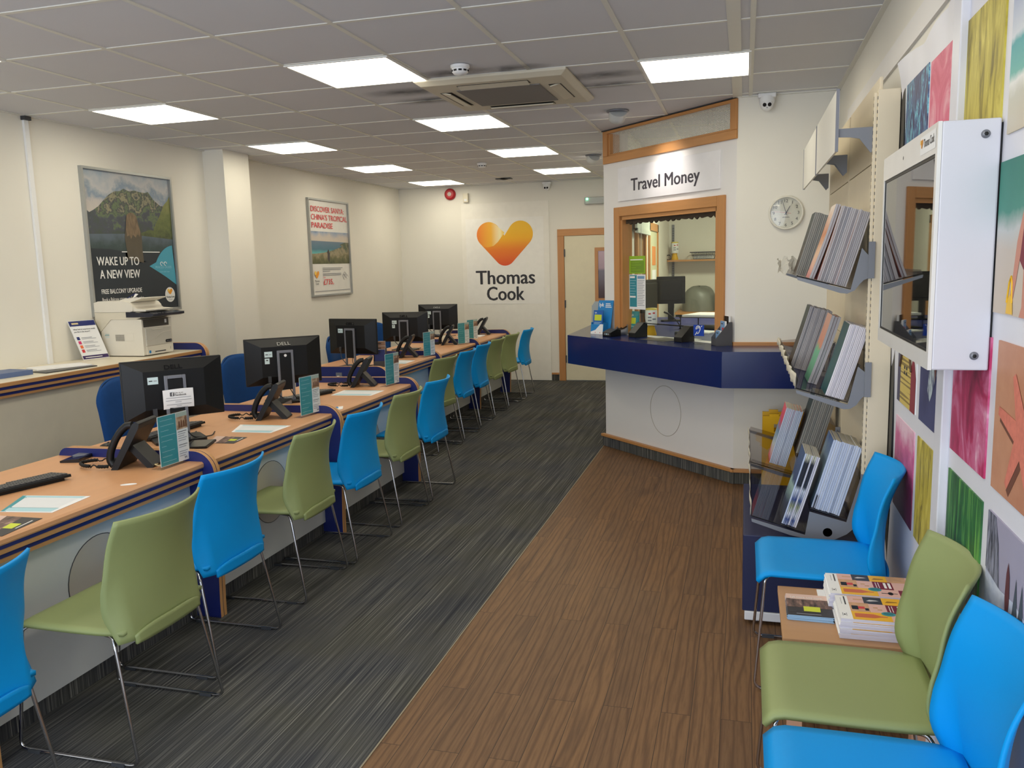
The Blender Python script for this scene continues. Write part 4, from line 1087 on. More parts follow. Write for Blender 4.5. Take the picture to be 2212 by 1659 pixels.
# ------------------------------------------------------------------ flyer stands
PHOTO = streak_mat('flyer_photo', 26, (1, 1, .7), [(.35, rgb(120, 84, 66)), (.5, rgb(196, 160, 130)), (.7, rgb(214, 190, 166))])
FIG = pm('flyer_figures', rgb(122, 76, 56), .6)
def make_flyer(label, loc, rz, w=.19, h=.242):
    t = thing('flyer_stand', label, 'flyer stand', (loc[0], loc[1], DT), rz, 'flyer stands on the desks')
    a = w / 2
    b = MB(); b.box(-.0025, -a, .001, -.0005, a, h, CLEAR); b.box(.0018, -a, .001, .0035, a, h, CLEAR)
    b.box(-.055, -a, .0, .0035, a, .002, CLEAR); b.build('holder', t)
    b = MB()
    b.box(-.0004, -a + .002, .012, .0006, a - .002, h - .006, WHITEP)
    k = -a + w * .60
    b.rect('x', .0010, -a + .004, .014, k, h - .008, TEAL)
    for i in range(9):
        b.rect('x', .0013, -a + .016, h - .028 - .023 * i, -a + .016 + (.075, .085, .05, .09, .07, .03, .08, .06, .085)[i] * w / .19, h - .0265 - .023 * i, TEALP)
    b.rect('x', .0010, k + .002, h - .085, a - .003, h - .028, PHOTO)
    b.rect('x', .0010, k + .002, h - .028, a - .003, h - .008, pm('flyer_sky', rgb(176, 190, 180), .5))
    for i in range(4):
        y = k + .014 + (a - k - .02) * (.1 + .26 * i); z = h - .078
        b.flat([(y - .006, z), (y + .008, z), (y + .006, z + .026), (y + .001, z + .034 + .004 * (i % 2)), (y - .004, z + .026)], 'x', .0014, FIG)
    for i in range(12):
        if i in (5, 8): continue
        b.rect('x', .0012, k + .008, h - .097 - .010 * i, a - .012 - .008 * (i % 3), h - .0945 - .010 * i, DARKTXT if i in (0, 6) else GREYTXT)
    b.text('lyk', .014, DARKTXT, face_px(.0014, a - .036, .022), .01)
    b.build('flyer', t)
for l, x, y, rz in (('teal and white flyer in a clear stand beside the nearest phone', -2.443, 3.092, -3),
                    ('teal and white flyer stand in front of the monitor with the white dot', -2.458, 4.335, -8),
                    ('teal and white flyer in a clear stand covering the navy socket panel end', -2.468, 5.555, -8),
                    ('teal and white flyer stand on the first far desk', -2.895, 7.40, -14),
                    ('teal and white flyer stand on the middle far desk, left of a close pair', -2.95, 8.58, -22),
                    ('small teal flyer stand on the farthest desk, right of a close pair', -3.01, 9.07, -22)):
    make_flyer(l, (x, y), math.radians(rz), .19)

# ------------------------------------------------------------------ keyboards, papers, leaflets
def make_keyboard(label, loc, rz):
    t = thing('keyboard', label, 'keyboard', (loc[0], loc[1], DT), rz, 'keyboards on the service desks')
    b = MB(); b.prism([(-.075, .004), (.075, .012), (.072, .024), (-.07, .012)], 'y', -.225, .225, BLACK); b.build('case', t, bevel=.003)
    b = MB()
    for i in range(5):
        for j in range(20):
            if i == 0 and 4 <= j <= 10: continue
            x = -.055 + .025 * i; y = -.212 + .0215 * j
            z = .0145 + (x + .07) / .142 * .0115
            b.box(x, y, z - .003, x + .020, y + .018, z + .004, DARKG)
    b.build('keys', t)
    b = MB(); b.box(-.06, -.2, -.001, -.05, .2, .004, BLACK); b.box(.055, -.2, -.001, .065, .2, .013, BLACK); b.build('feet', t)
    return t
make_keyboard('black keyboard on the nearest desk, cut by the left photo edge', (-2.868, 2.60), math.radians(-16))
make_keyboard('black keyboard on the second desk, behind the nearest flyer stand', (-2.99, 3.74), math.radians(0))
make_keyboard('black keyboard on the third desk behind a flyer stand', (-2.862, 4.98), math.radians(-14))

def flatpaper(name, label, cat, pts, parts, z=DT, th=.0012, mat=WHITEP):
    """thin sheet lying on a top; parts are (quad in unit coords, material)"""
    b = MB(); b.prism(pts, 'z', z + .0002, z + th, mat)
    P = [Vector(p) for p in pts]
    def q(u, v): return P[0].lerp(P[1], u).lerp(P[3].lerp(P[2], u), v)
    for i, (u0, v0, u1, v1, m) in enumerate(parts):
        b.poly([(q(u, v).x, q(u, v).y, z + th + .0002 + .00005 * i) for u, v in ((u0, v0), (u1, v0), (u1, v1), (u0, v1))], m)
    return tag(b.build(name), label, cat)
form = [(.02, .06, .13, .94, TEALP), (.16, .08, .72, .9, pm('form_grey', rgb(226, 228, 230), .6)), (.76, .06, .96, .94, TEALP), (.745, .06, .755, .94, TEAL)]
flatpaper('printed_form', 'white and pale teal printed form beside the nearest keyboard', 'paper', [(-2.73, 2.544), (-2.628, 2.341), (-2.421, 2.371), (-2.446, 2.585)], [(.02, .0, .98, .1, TEAL)] + form)
flatpaper('printed_form', 'white printed form on the second desk right of the phone', 'paper', [(-2.72, 4.008), (-2.644, 3.81), (-2.411, 3.82), (-2.41, 4.023)], form)
flatpaper('printed_form', 'white printed form on the third desk left of the flyer stand', 'paper', [(-2.725, 5.282), (-2.709, 5.057), (-2.418, 5.075), (-2.42, 5.297)], form)
flatpaper('printed_form', 'white printed form on the first far desk beside its flyer stand', 'paper', [(-3.09, 7.082), (-3.02, 6.83), (-2.905, 6.83), (-2.91, 7.068)], form)
CROWD = streak_mat('leaflet_crowd', 18, (2, 1, 1), [(.35, rgb(52, 42, 40)), (.55, rgb(120, 92, 82)), (.7, rgb(184, 150, 132))])
LDK = pm('leaflet_dark', rgb(46, 44, 48), .45); LPK = pm('leaflet_blush', rgb(222, 190, 176), .45)
lyk = [(.0, .0, 1, .34, LPK), (.0, .30, 1, .62, CROWD), (.35, .60, .62, .84, LIME), (.15, .90, .6, .93, TXTW)]
flatpaper('leaflet', 'dark leaflet with a lime yellow card picture at the front of the nearest desk', 'leaflet', [(-2.62, 2.30), (-2.50, 2.10), (-2.372, 2.11), (-2.40, 2.305)], lyk, mat=LDK)
flatpaper('leaflet', 'dark leaflet with a lime card picture on the second desk', 'leaflet', [(-2.66, 3.70), (-2.60, 3.54), (-2.455, 3.55), (-2.475, 3.70)], lyk, mat=LDK)
flatpaper('leaflet', 'small blue and white leaflet at the edge of the third desk', 'leaflet', [(-2.475, 4.60), (-2.40, 4.52), (-2.368, 4.56), (-2.415, 4.66)], [(.0, .0, .55, .6, CYANB)], mat=WHITEP)
flatpaper('sticker', 'small white oval mark on the nearest desktop', 'sticker', [(-2.424 + .027 * math.cos(a) * 1.0 - .008 * math.sin(a), 2.768 + .017 * math.cos(a) + .012 * math.sin(a)) for a in [2 * PI * i / 20 for i in range(20)]], [], th=.0008)
t = thing('tablet', 'black tablet lying on the second desk beside the nearest flyer stand', 'tablet', (-2.61, 3.49, DT), math.radians(20))
b = MB(); b.prism(rrect(-.06, -.09, .06, .09, .008), 'z', .0005, .010, BLACK); b.build('case', t); b = MB(); b.prism(rrect(-.052, -.082, .052, .082, .005), 'z', .010, .0108, BLACKG); b.build('screen', t)
t = thing('card_reader', 'slim black card reader on the nearest desk, with the phone cord looped over it', 'card reader', (-3.01, 3.14, DT), math.radians(14))
b = MB(); b.prism([(-.045, 0), (.045, 0), (.045, .018), (-.045, .01)], 'y', -.09, .09, BLACKG); b.build('body', t, bevel=.004)
b = MB(); b.box(-.03, -.01, .0125, .03, .07, .0172, SILVER, RY(.0)); b.build('keypad', t)
t = thing('computer_mouse', 'black mouse at the back of the second desk', 'mouse', (-3.03, 3.33, DT), .3)
b = MB(); b.ball((0, 0, .0), .034, BLACK, 10, (1.0, 1.7, .9)); o = b.build('body', t); b = MB(); b.cbox((0, .03, .028), (.006, .016, .006), DARKG); b.build('wheel', t)
t = thing('docking_station', 'black docking box with cables behind the second phone', 'docking station', (-2.80, 4.42 + .12, DT), .2)
b = MB(); b.box(-.06, -.09, 0, .06, .09, .05, BLACK); b.build('case', t, bevel=.006); b = MB(); b.box(.055, -.07, .012, .063, .07, .04, SILVER); b.build('port_plate', t)
b = MB(); b.tube(fillet([(-2.74, 4.50, DT + .02), (-2.68, 4.49, DT + .03), (-2.60, 4.52, DT + .012), (-2.52, 4.56, DT + .004), (-2.50, 4.64, DT + .004)], .05), .0028, REDP, 6)
tag(b.build('red_cable'), 'red network cable trailing across the third desk', 'cable')
b = MB(); b.tube(fillet([(-2.54, 3.10, DT + .004), (-2.50, 3.02, DT + .02), (-2.47, 3.05, DT + .004), (-2.46, 3.16, DT + .004)], .05), .0025, pm('beige_cable', rgb(206, 190, 140), .5), 6)
tag(b.build('beige_cable'), 'pale beige cable behind the nearest flyer stand', 'cable')

def make_dispenser(label, loc, rz, z=DT, blue=False):
    """dark leaflet dispenser with a sloping side and cards standing in it"""
    t = thing('leaflet_dispenser', label, 'leaflet holder', (loc[0], loc[1], z), rz)
    m = DARKG if not blue else pm('dispenser_grey', rgb(84, 84, 88), .3)
    prof = [(-.06, 0), (.055, 0), (.055, .055), (-.035, .165), (-.06, .165)]
    for y in (-.055, .052):
        b = MB(); b.prism(prof, 'y', y, y + .003, m); b.build('side', t)
    b = MB(); b.box(-.06, -.052, 0, .055, .052, .004, m); b.box(.05, -.052, 0, .055, .052, .05, m); b.box(-.06, -.052, 0, -.056, .052, .165, m); b.build('tray', t)
    return t
def dispenser_cards(loc, rz, z, spec, lab):
    M = T(loc[0], loc[1], z) @ RZ(rz)
    for k, (x, h, m, n) in enumerate(spec):
        b = MB(M); b.box(x, -.046, .006, x + .014, .046, h, [WHITEP, m, WHITEP, WHITEP, WHITEP, WHITEP]); b.rect('x', x + .0143, -.03, h - .022, .01, h - .015, DARKTXT)
        if n: b.rect('x', x + .0144, -.01, h - .08, .03, h - .045, REDP)
        o = b.build('leaflet'); tag(o, lab[k], 'leaflet')
make_dispenser('dark leaflet dispenser on the first far desk, between monitor and phone', (-3.06, 6.645), math.radians(-70))
dispenser_cards((-3.06, 6.645), math.radians(-70), DT, ((-.05, .215, pm('photo_warm', rgb(150, 110, 86), .5), 0), (-.028, .175, pm('photo_warm', rgb(150, 110, 86), .5), 0), (.02, .15, NAVY, 0)),
                ('leaflet at the back of the dark dispenser on the first far desk', 'white-topped leaflet in the middle of the dispenser on the first far desk', 'low leaflet at the front of the dispenser on the first far desk'))
# far desk clutter
b = MB(); b.prism(rrect(-3.33, 9.42, -3.03, 9.62, .01), 'z', DT + .0002, DT + .012, WHITEP); tag(b.build('paper_stack'), 'white papers on the farthest desk behind the flyer stands', 'paper')
b = MB(); b.lathe([(.035, 0), (.04, .085), (.036, .085), (.032, .006), (1e-4, .006)], pm('mug_cream', rgb(226, 214, 190), .4), 20, T(-3.22, 8.72, DT)); b.tube([(-3.22 + .038 + .02 * math.sin(PI * i / 8), 8.72, DT + .02 + .05 * i / 8) for i in range(9)], .004, pm('mug_cream', rgb(226, 214, 190), .4), 6)
tag(b.build('mug'), 'cream mug on the middle far desk behind its phone', 'mug')

# ------------------------------------------------------------------ blue operator chairs behind the desks
def make_office(label, loc, rz):
    t = thing('office_chair', label, 'chair', (loc[0], loc[1], 0), rz, 'blue operator chairs behind the desks')
    b = MB()
    def f(side):
        def g(u, v):
            u = u * 2 - 1
            z = .50 + .47 * v
            hw = .235 * (1 - .10 * (1 - v)) * (1 - .30 * max(0, v - .72) ** 2 / .0784 * .55)
            x = -.22 - .05 * v + .045 * u * u + (.032 if side else -.032) * (1 - abs(u) ** 6) * (1 - max(0, v - .85) / .15 * .5)
            zz = z - .06 * max(0, v - .6) / .4 * abs(u) ** 3
            return (x, u * hw, zz)
        return g
    b.grid(f(1), 18, 18, OFFB); b.grid(f(0), 18, 18, OFFB); b.build('backrest', t, recalc=False, solid=.012)
    b = MB(); b.prism(rrect(-.22, -.235, .23, .235, .08, 6), 'z', .43, .50, OFFB); b.build('seat', t, bevel=.02)
    b = MB(); b.box(-.29, -.03, .40, -.255, .03, .78, BLACK); b.box(-.29, -.03, .40, .05, .03, .425, BLACK); b.build('back_bracket', t)
    b = MB(); b.lathe([(.026, .10), (.026, .30), (.018, .30), (.018, .43)], BLACK, 16); b.build('gas_stem', t)
    for k in range(5):
        M = RZ(2 * PI * k / 5); b = MB(M); b.add([(.02, -.022, .075), (.02, .022, .075), (.29, .013, .065), (.29, -.013, .065), (.02, -.022, .115), (.02, .022, .115), (.29, .013, .085), (.29, -.013, .085)],
              [(0, 1, 2, 3), (4, 5, 6, 7), (0, 1, 5, 4), (1, 2, 6, 5), (2, 3, 7, 6), (3, 0, 4, 7)], BLACK)
        o = b.build('leg', t)
        b = MB(M); b.lathe([(.028, -.018), (.028, .018)], BLACK, 16, T(.285, 0, .028) @ RX(PI / 2)); b.lathe([(.008, .02), (.008, .06)], BLACK, 8, T(.285, 0, .02)); b.build('caster', o)
    return t
make_office('blue upholstered chair behind the monitor with the paper notice', (-3.47, 4.24), math.radians(-12))
make_office('blue upholstered chair behind the monitor with the white dot', (-3.48, 5.48), math.radians(-14))
make_office('blue upholstered chair at the left photo edge, only its rim showing', (-3.62, 2.72), math.radians(8))
make_office('blue upholstered chair seen between two of the far monitors', (-4.10, 8.70), math.radians(-62))
make_office('blue upholstered chair mostly hidden behind the first far monitor', (-3.50, 7.16), 0)

# ------------------------------------------------------------------ copier and papers on the back counter
CT = .9925
t = thing('copier', 'white office copier with dark control panel on the left wall counter', 'copier', (-4.435, 5.325, CT))
CW = pm('copier_white', rgb(226, 220, 206), .42, var=.02); CG2 = pm('copier_grey', rgb(204, 200, 188), .45)
b = MB()
b.prism([(-.195, .006), (.165, .006), (.165, .20), (.165, .275), (-.10, .275), (-.20, .185)], 'y', -.165, .165, CW); b.build('body', t, bevel=.012)
b = MB(); b.prism([(-.20, .186), (-.10, .276), (.12, .276), (.16, .285), (.16, .328), (-.24, .328), (-.24, .268)], 'y', -.17, .17, pm('copier_cream', rgb(218, 210, 190), .45)); b.build('scanner_bed', t, bevel=.008)
b = MB(); b.prism([(-.24, .330), (.07, .330), (.10, .336), (.10, .372), (.075, .398), (.02, .412), (-.20, .412), (-.24, .40)], 'y', -.17, .15, CW); b.build('document_feeder', t, bevel=.008)
b = MB(); b.prism([(.09, .333), (.205, .333), (.21, .346), (.125, .352), (.105, .366), (.09, .366)], 'y', -.16, .14, CW); b.build('exit_tray', t, bevel=.004)
b = MB(); b.prism([(-.02, .405), (.06, .398), (.165, .426), (.165, .434), (.03, .430), (-.02, .418)], 'y', -.15, .12, CW); b.build('input_tray', t, bevel=.003)
b = MB(); b.prism([(.05, .292), (.25, .292), (.285, .300), (.285, .318), (.05, .332)], 'y', -.185, .17, pm('copier_navy', rgb(28, 32, 48), .3)); b.build('control_panel', t, bevel=.004)
b = MB()
for i in range(4):
    for j in range(3): b.box(.20 + .025 * i, -.12 + .03 * j, .318, .215 + .025 * i, -.10 + .03 * j, .3255 - .0015 * i, DARKG)
b.build('keypad', t)
b = MB(); b.box(.10, -.15, .215, .1665, .13, .272, pm('output_dark', rgb(72, 68, 64), .4)); b.box(.166, .085, .235, .168, .105, .262, WHITE); b.build('output_slot', t)
b = MB(); b.box(.160, -.135, .075, .170, .15, .205, CG2); b.box(.1695, -.07, .19, .174, .05, .198, CW); b.build('front_door', t, bevel=.004)
b = MB(); b.tube(fillet([(.171, -.13, .115), (.171, -.06, .115), (.171, .03, .165), (.171, .14, .17)], .06), .0018, CW, 5); b.build('door_trim', t)
b = MB(); b.box(.160, -.135, .008, .169, .155, .07, CW); b.box(.168, -.05, .022, .1705, .07, .030, DARKG); b.box(.1685, .125, .03, .1695, .128, .05, DARKG); b.build('paper_drawer', t, bevel=.003)
b = MB(); b.prism(rrect(.075, .085, .145, .107, .01), 'x', .170, .1735, BLACK); b.text('xerox', .014, GREYTXT, face_px(.1738, .082, .092), .004, w=.04); b.ball((.1735, .132, .096), .006, GREYTXT, 6); b.build('badge', t)
b = MB()
b.box(-.075, -.1665, .115, .005, -.165, .165, CG2)
for i in range(6):
    for j in range(7): b.box(-.073 + .013 * i, -.1675, .117 + .0068 * j, -.064 + .013 * i, -.1663, .121 + .0068 * j, pm('vent_dark', rgb(120, 112, 98), .6))
b.build('side_vent', t)
b = MB(); b.box(.01, -.167, .115, .085, -.165, .175, CW); b.build('side_hatch', t, bevel=.002)
b = MB(); b.box(.1695, -.115, .02, .1705, -.095, .04, CYANB); b.build('blue_sticker', t)
b = MB(); b.rect('y', -.1658, -.17, .155, -.13, .159, TEAL); b.rect('y', -.1658, -.165, .165, -.13, .168, TEAL); b.rect('y', -.1658, -.165, .142, -.13, .145, TEALP); b.build('teal_sticker', t)
b = MB(); b.add([(-4.515, 5.29, CT + .418), (-4.42, 5.27, CT + .422), (-4.43, 5.345, CT + .455), (-4.47, 5.36, CT + .462), (-4.50, 5.37, CT + .43)], [(0, 1, 2, 3, 4)], WHITEP)
b.add([(-4.512, 5.29, CT + .4188), (-4.468, 5.357, CT + .4628), (-4.455, 5.348, CT + .4608), (-4.492, 5.283, CT + .4195)], [(0, 1, 2, 3)], NAVY)
o = b.build('loose_page', solid=.0006); tag(o, 'loose white page lying in the top of the copier feeder', 'paper')

t = thing('information_board', 'white information board with navy head leaning by the copier', 'board', (-4.575, 5.025, CT), 0)
_x = Vector((.055, .192, 0)).normalized(); _z = Vector((-.085, -.028, .285)).normalized(); _n = _x.cross(_z).normalized()
M = Matrix(((_n.x, _x.x, _z.x, 0), (_n.y, _x.y, _z.y, 0), (_n.z, _x.z, _z.z, 0), (0, 0, 0, 1)))
b = MB(M); b.box(-.006, -.10, .0, .0, .10, .295, WHITE); b.build('panel', t)
b = MB(M)
b.rect('x', .0008, -.098, .255, .098, .293, NAVY); b.rect('x', .0008, -.098, .004, .098, .03, pm('board_violet', rgb(60, 40, 92), .5))
b.text('What kind of experience would', .0155, DARKTXT, face_px(.001, -.085, .225), .008, w=.165); b.text('you like in the airport?', .0155, DARKTXT, face_px(.001, -.085, .207), .008, w=.12)
for i, m in enumerate((NAVY, pm('icon_magenta', rgb(206, 50, 110), .5), pm('icon_orange', rgb(232, 110, 60), .5), REDP)):
    z = .15 - .032 * i; b.flat(rrect(-.085, z, -.063, z + .024, .003), 'x', .001, m)
    b.rect('x', .001, -.05, z + .014, .03, z + .018, GREYTXT); b.rect('x', .001, -.05, z + .005, .06, z + .008, GREYTXT)
b.rect('x', .0012, -.08, .013, .05, .019, TXTW); b.rect('x', .0012, -.08, .268, -.03, .280, pm('board_gold', rgb(220, 200, 150), .5))
b.build('print', t)
def counter_paper(name, label, pts, th, mat, cat='paper'):
    b = MB(); b.prism(pts, 'z', CT + .0003, CT + th, mat); tag(b.build(name), label, cat)
counter_paper('paper_stack', 'loose white papers stacked on the left wall counter', [(-4.60, 4.42), (-4.42, 4.33), (-4.25, 4.62), (-4.44, 4.72)], .010, WHITEP)
counter_paper('folder', 'dark folder under the loose papers on the left wall counter', [(-4.40, 4.26), (-4.24, 4.22), (-4.19, 4.60), (-4.24, 4.62)], .006, DARKG, 'folder')
counter_paper('ring_binder', 'blue-grey file on the left wall counter at the photo edge', [(-4.55, 3.95), (-4.33, 3.92), (-4.30, 4.18), (-4.50, 4.20)], .030, pm('file_blue', rgb(92, 110, 150), .5), 'file')
# ------------------------------------------------------------------ serving counter in front of the booth
t = thing('serving_counter', 'navy serving counter wrapped around the white money booth', 'counter', (0, 0, 0))
CO = [(-1.44, 8.35), (-1.44, 6.885), (-.139, 5.593), (XR - .002, 5.62), (XR - .002, YA - .019), (P2.x - .012, YA - .019), (P1.x - .014, P1.y - .006), (P1.x - .002, 8.35)]
b = MB(); b.prism(CO, 'z', .967, .9945, NAVYC); b.build('worktop', t, bevel=.002, seg=1)
b = MB()
IN = [(-1.40, 8.35), (-1.40, 6.90), (-.124, 5.625), (XR - .002, 5.65)]
f = CO[:4]
for p, q, r, s in zip(f, f[1:], IN, IN[1:]):
    b.prism([p, q, s, r], 'z', .754, .967, NAVYC)
b.build('fascia', t)
CZ = .995
# inner worktop behind the glass
t = thing('office_desk', 'dark worktop inside the booth behind the serving window', 'desk', (0, 0, 0))
b = MB(); b.prism([tuple(bw(.16, .125)[:2]), tuple(bw(1.45, .125)[:2]), tuple(bw(1.45, .55)[:2]), (-.35, 9.2), (-.95, 9.2), (-.95, 7.6)], 'z', .955, .985, NAVY); b.build('worktop', t)
b = MB(); b.box(-.95, 7.6, 0, -.93, 9.2, .955, NAVY); b.box(-.40, 9.17, 0, -.36, 9.2, .955, NAVY); b.build('support', t)

def lyk_graphics(b, w, z0, z1, y):
    b.rect('y', y, -w / 2, z0, w / 2, z1, CYANB)
# blue leaflet stand
LM = math.radians(-29)
t = thing('leaflet_stand', 'blue countertop leaflet stand with a white flash at the left end of the counter', 'leaflet holder', (-1.185, 6.965, CZ), LM)
b = MB(T(0, .05, 0) @ RX(-.20)); b.box(-.078, -.002, 0, .078, .002, .285, CYANB)
b.text('lyk', .046, TXTW, face_my(-.066, -.0028, .232), .012)
for i, w in enumerate((.05, .058, .066)): b.rect('y', -.0028, .0, .252 - .014 * i, w, .259 - .014 * i, TXTW)
b.build('backboard', t)
b = MB(T(0, -.012, 0) @ RX(-.12)); b.box(-.078, -.002, .0, .05, .0, .085, [CYANB] * 6)
b.flat([(-.078, .0), (.05, .0), (.05, .085), (.02, .085), (-.03, .035), (-.078, .02)], 'y', -.0026, WHITE)
for x in (-.03, .02): b.lathe([(.004, 0), (1e-4, .0005)], REDP, 8, T(x, -.003, .014) @ RX(PI / 2))
b.box(.05, -.002, 0, .054, .055, .10, CYANB); b.box(-.08, -.002, 0, -.077, .05, .10, CYANB)
b.build('pocket', t)
M0 = T(-1.185, 6.965, CZ) @ RZ(LM)
b = MB(M0 @ T(-.022, .003, .006) @ RX(-.12)); b.box(-.05, 0, 0, .05, .006, .195, pm('leaflet_blue', rgb(26, 96, 176), .5))
b.rect('y', -.0008, -.038, .108, .038, .158, LIME); b.text('lyk', .02, TXTW, face_my(-.036, -.0009, .168), .012)
for i in range(4): b.rect('y', -.0008, -.04, .09 - .012 * i, .035 - .012 * i, .094 - .012 * i, TEALP)
tag(b.build('leaflet'), 'blue leaflet with a lime card picture in the counter stand', 'leaflet')
b = MB(M0 @ T(-.075, .07, .0) @ RZ(.5) @ RX(-.15))
for i in range(4): b.box(-.05 + .006 * i, .008 * i, .07, .05 + .006 * i, .008 * i + .003, .24 + .012 * i, pm('leaflet_grey', rgb(150, 158, 158), .5))
b.box(-.05, 0, .0, .06, .03, .07, DARKG)
tag(b.build('leaflet_rack'), 'grey leaflets standing behind the blue counter stand', 'leaflet holder')
t = thing('card_terminal', 'small black card terminal on the counter beside the blue leaflet stand', 'card terminal', (-1.045, 6.765, CZ), math.radians(-40))
b = MB(); b.prism([(-.055, 0), (.055, 0), (.055, .05), (.02, .062), (-.055, .035)], 'x', -.05, .05, BLACK); b.build('body', t, bevel=.006)
b = MB(); b.box(-.036, -.0565, .012, .036, -.0545, .032, DARKG)
for i in range(3): b.rect('y', -.057, -.03 + .022 * i, .016, -.014 + .022 * i, .026, TEALP if i == 1 else GREYTXT)
b.build('screen', t)
t = thing('coin_dish', 'round steel dish cut at a slant, standing by the window frame', 'dish', (-.985, 6.93, CZ), math.radians(-25))
b = MB(); n = 28; v = []; r = .05
for z in (0, 1): v += [(r * math.cos(2 * PI * i / n), r * math.sin(2 * PI * i / n), z * (.062 + .022 * math.sin(2 * PI * i / n))) for i in range(n)]
b.add(v, [(i, (i + 1) % n, n + (i + 1) % n, n + i) for i in range(n)], SILVER, True); b.build('rim', t, solid=.002)
b = MB(); b.add([(p[0] * .95, p[1] * .95, p[2] - .012) for p in v[n:]], [tuple(range(n))], BLACK); b.add([(p[0] * .98, p[1] * .98, .001) for p in v[:n]], [tuple(range(n))], BLACK); b.build('pad', t)
b = MB(T(-.905, 6.985, CZ) @ RZ(math.radians(-35)) @ RX(-.08)); b.box(-.06, -.002, 0, .06, .012, .19, TEAL)
b.text('lyk', .026, TXTW, face_my(-.02, -.0028, .15), .012); b.rect('y', -.0028, -.033, .085, .033, .135, LIME); b.rect('y', -.0028, -.03, .06, .03, .068, TEALP); b.rect('y', -.0028, -.045, .008, .035, .018, TEALP)
tag(b.build('leaflet_box'), 'teal leaflet box with a lime card picture standing in the window opening', 'leaflet holder')
# clear shelf on two black wedges
t = thing('counter_screen', 'low black-ended glass screen standing in front of the serving window', 'screen', (0, 0, 0))
for tt in (.54, 1.095):
    b = MB(BF @ T(tt, -.055, CZ)); b.prism([(-.075, 0), (.05, 0), (.05, .115), (.015, .115), (-.075, .035)], 'x', -.042, .042, BLACK); b.build('end_block', t, bevel=.004)
b = MB(BF @ T(0, -.055, CZ)); b.box(.581, .015, .107, 1.054, .05, .113, BLACKG); b.build('top_bar', t)
b = MB(BF @ T(0, -.055, CZ)); b.box(.581, .042, .008, 1.054, .047, .107, CLEAR); b.build('glass', t)
flatpaper('counter_mat', 'dark printed mat with pale edges lying on the counter between the black blocks', 'mat', [(-.79, 6.50), (-.59, 6.285), (-.44, 6.43), (-.60, 6.64)], [(.04, .12, .45, .9, pm('mat_photo', rgb(96, 92, 84), .4, var=.3)), (.5, .12, .96, .9, pm('mat_dark', rgb(60, 58, 56), .4))], CZ, .0016, pm('mat_pale', rgb(92, 90, 86), .3))
flatpaper('receipt', 'small white papers on the counter right of the dark mat', 'paper', [(-.47, 6.50), (-.37, 6.40), (-.31, 6.46), (-.41, 6.56)], [], CZ, .003)
t = thing('hearing_loop_sign', 'blue and white hearing loop sign in a clear stand on the counter', 'sign', (-.318, 6.155, CZ), math.radians(-32))
b = MB(); b.box(-.05, .004, .001, .05, .006, .14, CLEAR); b.box(-.05, -.04, 0, .05, .006, .002, CLEAR); b.box(-.05, -.040, .001, .05, -.038, .05, CLEAR); b.build('stand', t)
b = MB(); SB = pm('sign_blue', rgb(16, 64, 168), .4); b.box(-.045, .001, .055, .045, .0035, .135, SB)
b.tube([(-.004 + .018 * math.cos(a), .000, .108 + .019 * math.sin(a)) for a in [math.radians(200 - 25 * i) for i in range(10)]] + [(.004, 0, .082), (-.004, 0, .072), (-.014, 0, .072)], .0036, TXTW, 6)
b.tube([(-.004 + .008 * math.cos(a), .000, .108 + .009 * math.sin(a)) for a in [math.radians(200 - 25 * i) for i in range(9)]], .0028, TXTW, 6)
b.tube([(-.030, 0, .062), (-.012, 0, .085)], .0035, TXTW, 6); b.tube([(.022, 0, .122), (.030, 0, .130)], .003, TXTW, 6)
b.build('panel', t)
make_dispenser('grey leaflet dispenser at the right end of the serving window', (-.155, 6.035), math.radians(-160), CZ, True)
dispenser_cards((-.155, 6.035), math.radians(-160), CZ, ((-.05, .205, BLACK, 0), (-.022, .17, pm('card_sky', rgb(120, 160, 206), .4), 1), (.012, .105, pm('card_sky', rgb(120, 160, 206), .4), 0)),
                ('tallest white-topped leaflet in the grey counter dispenser', 'leaflet with a red and blue picture in the grey counter dispenser', 'lowest leaflet at the front of the grey counter dispenser'))

# notices stuck on the inside of the window
M = BF @ T(0, .053, 0)
b = MB(M); b.box(.275, 0, 1.497, .485, .0015, 1.640, pm('notice_green', rgb(146, 186, 48), .5)); b.rect('y', -.0004, .295, 1.505, .47, 1.60, pm('notice_green_dark', rgb(116, 152, 44), .5))
b.rect('y', -.0008, .29, 1.606, .455, 1.614, TXTW)
for i, w in enumerate((.10, .13, .06, .12)): b.rect('y', -.0008, .305, 1.585 - .02 * i, .305 + w, 1.588 - .02 * i, pm('notice_green', rgb(146, 186, 48), .5))
tag(b.build('window_notice'), 'bright green notice stuck on the serving window', 'notice')
b = MB(M); b.box(.275, 0, 1.205, .487, .0015, 1.490, WHITEP); b.rect('y', -.0006, .281, 1.225, .376, 1.485, pm('notice_teal', rgb(46, 140, 156), .5))
b.rect('y', -.0009, .285, 1.46, .35, 1.477, TXTW); b.rect('y', -.0009, .285, 1.30, .36, 1.315, TXTW); b.rect('y', -.0008, .385, 1.455, .475, 1.478, pm('notice_blue', rgb(120, 160, 196), .5))
for i in range(16): b.rect('y', -.0008, .385, 1.44 - .0135 * i, .475 - .01 * (i % 3), 1.444 - .0135 * i, GREYTXT)
for i in range(6): b.rect('y', -.0009, .287, 1.44 - .022 * i, .365 - .015 * (i % 2), 1.443 - .022 * i, TEALP)
tag(b.build('window_notice'), 'teal and white information notice stuck below the green one on the serving window', 'notice')

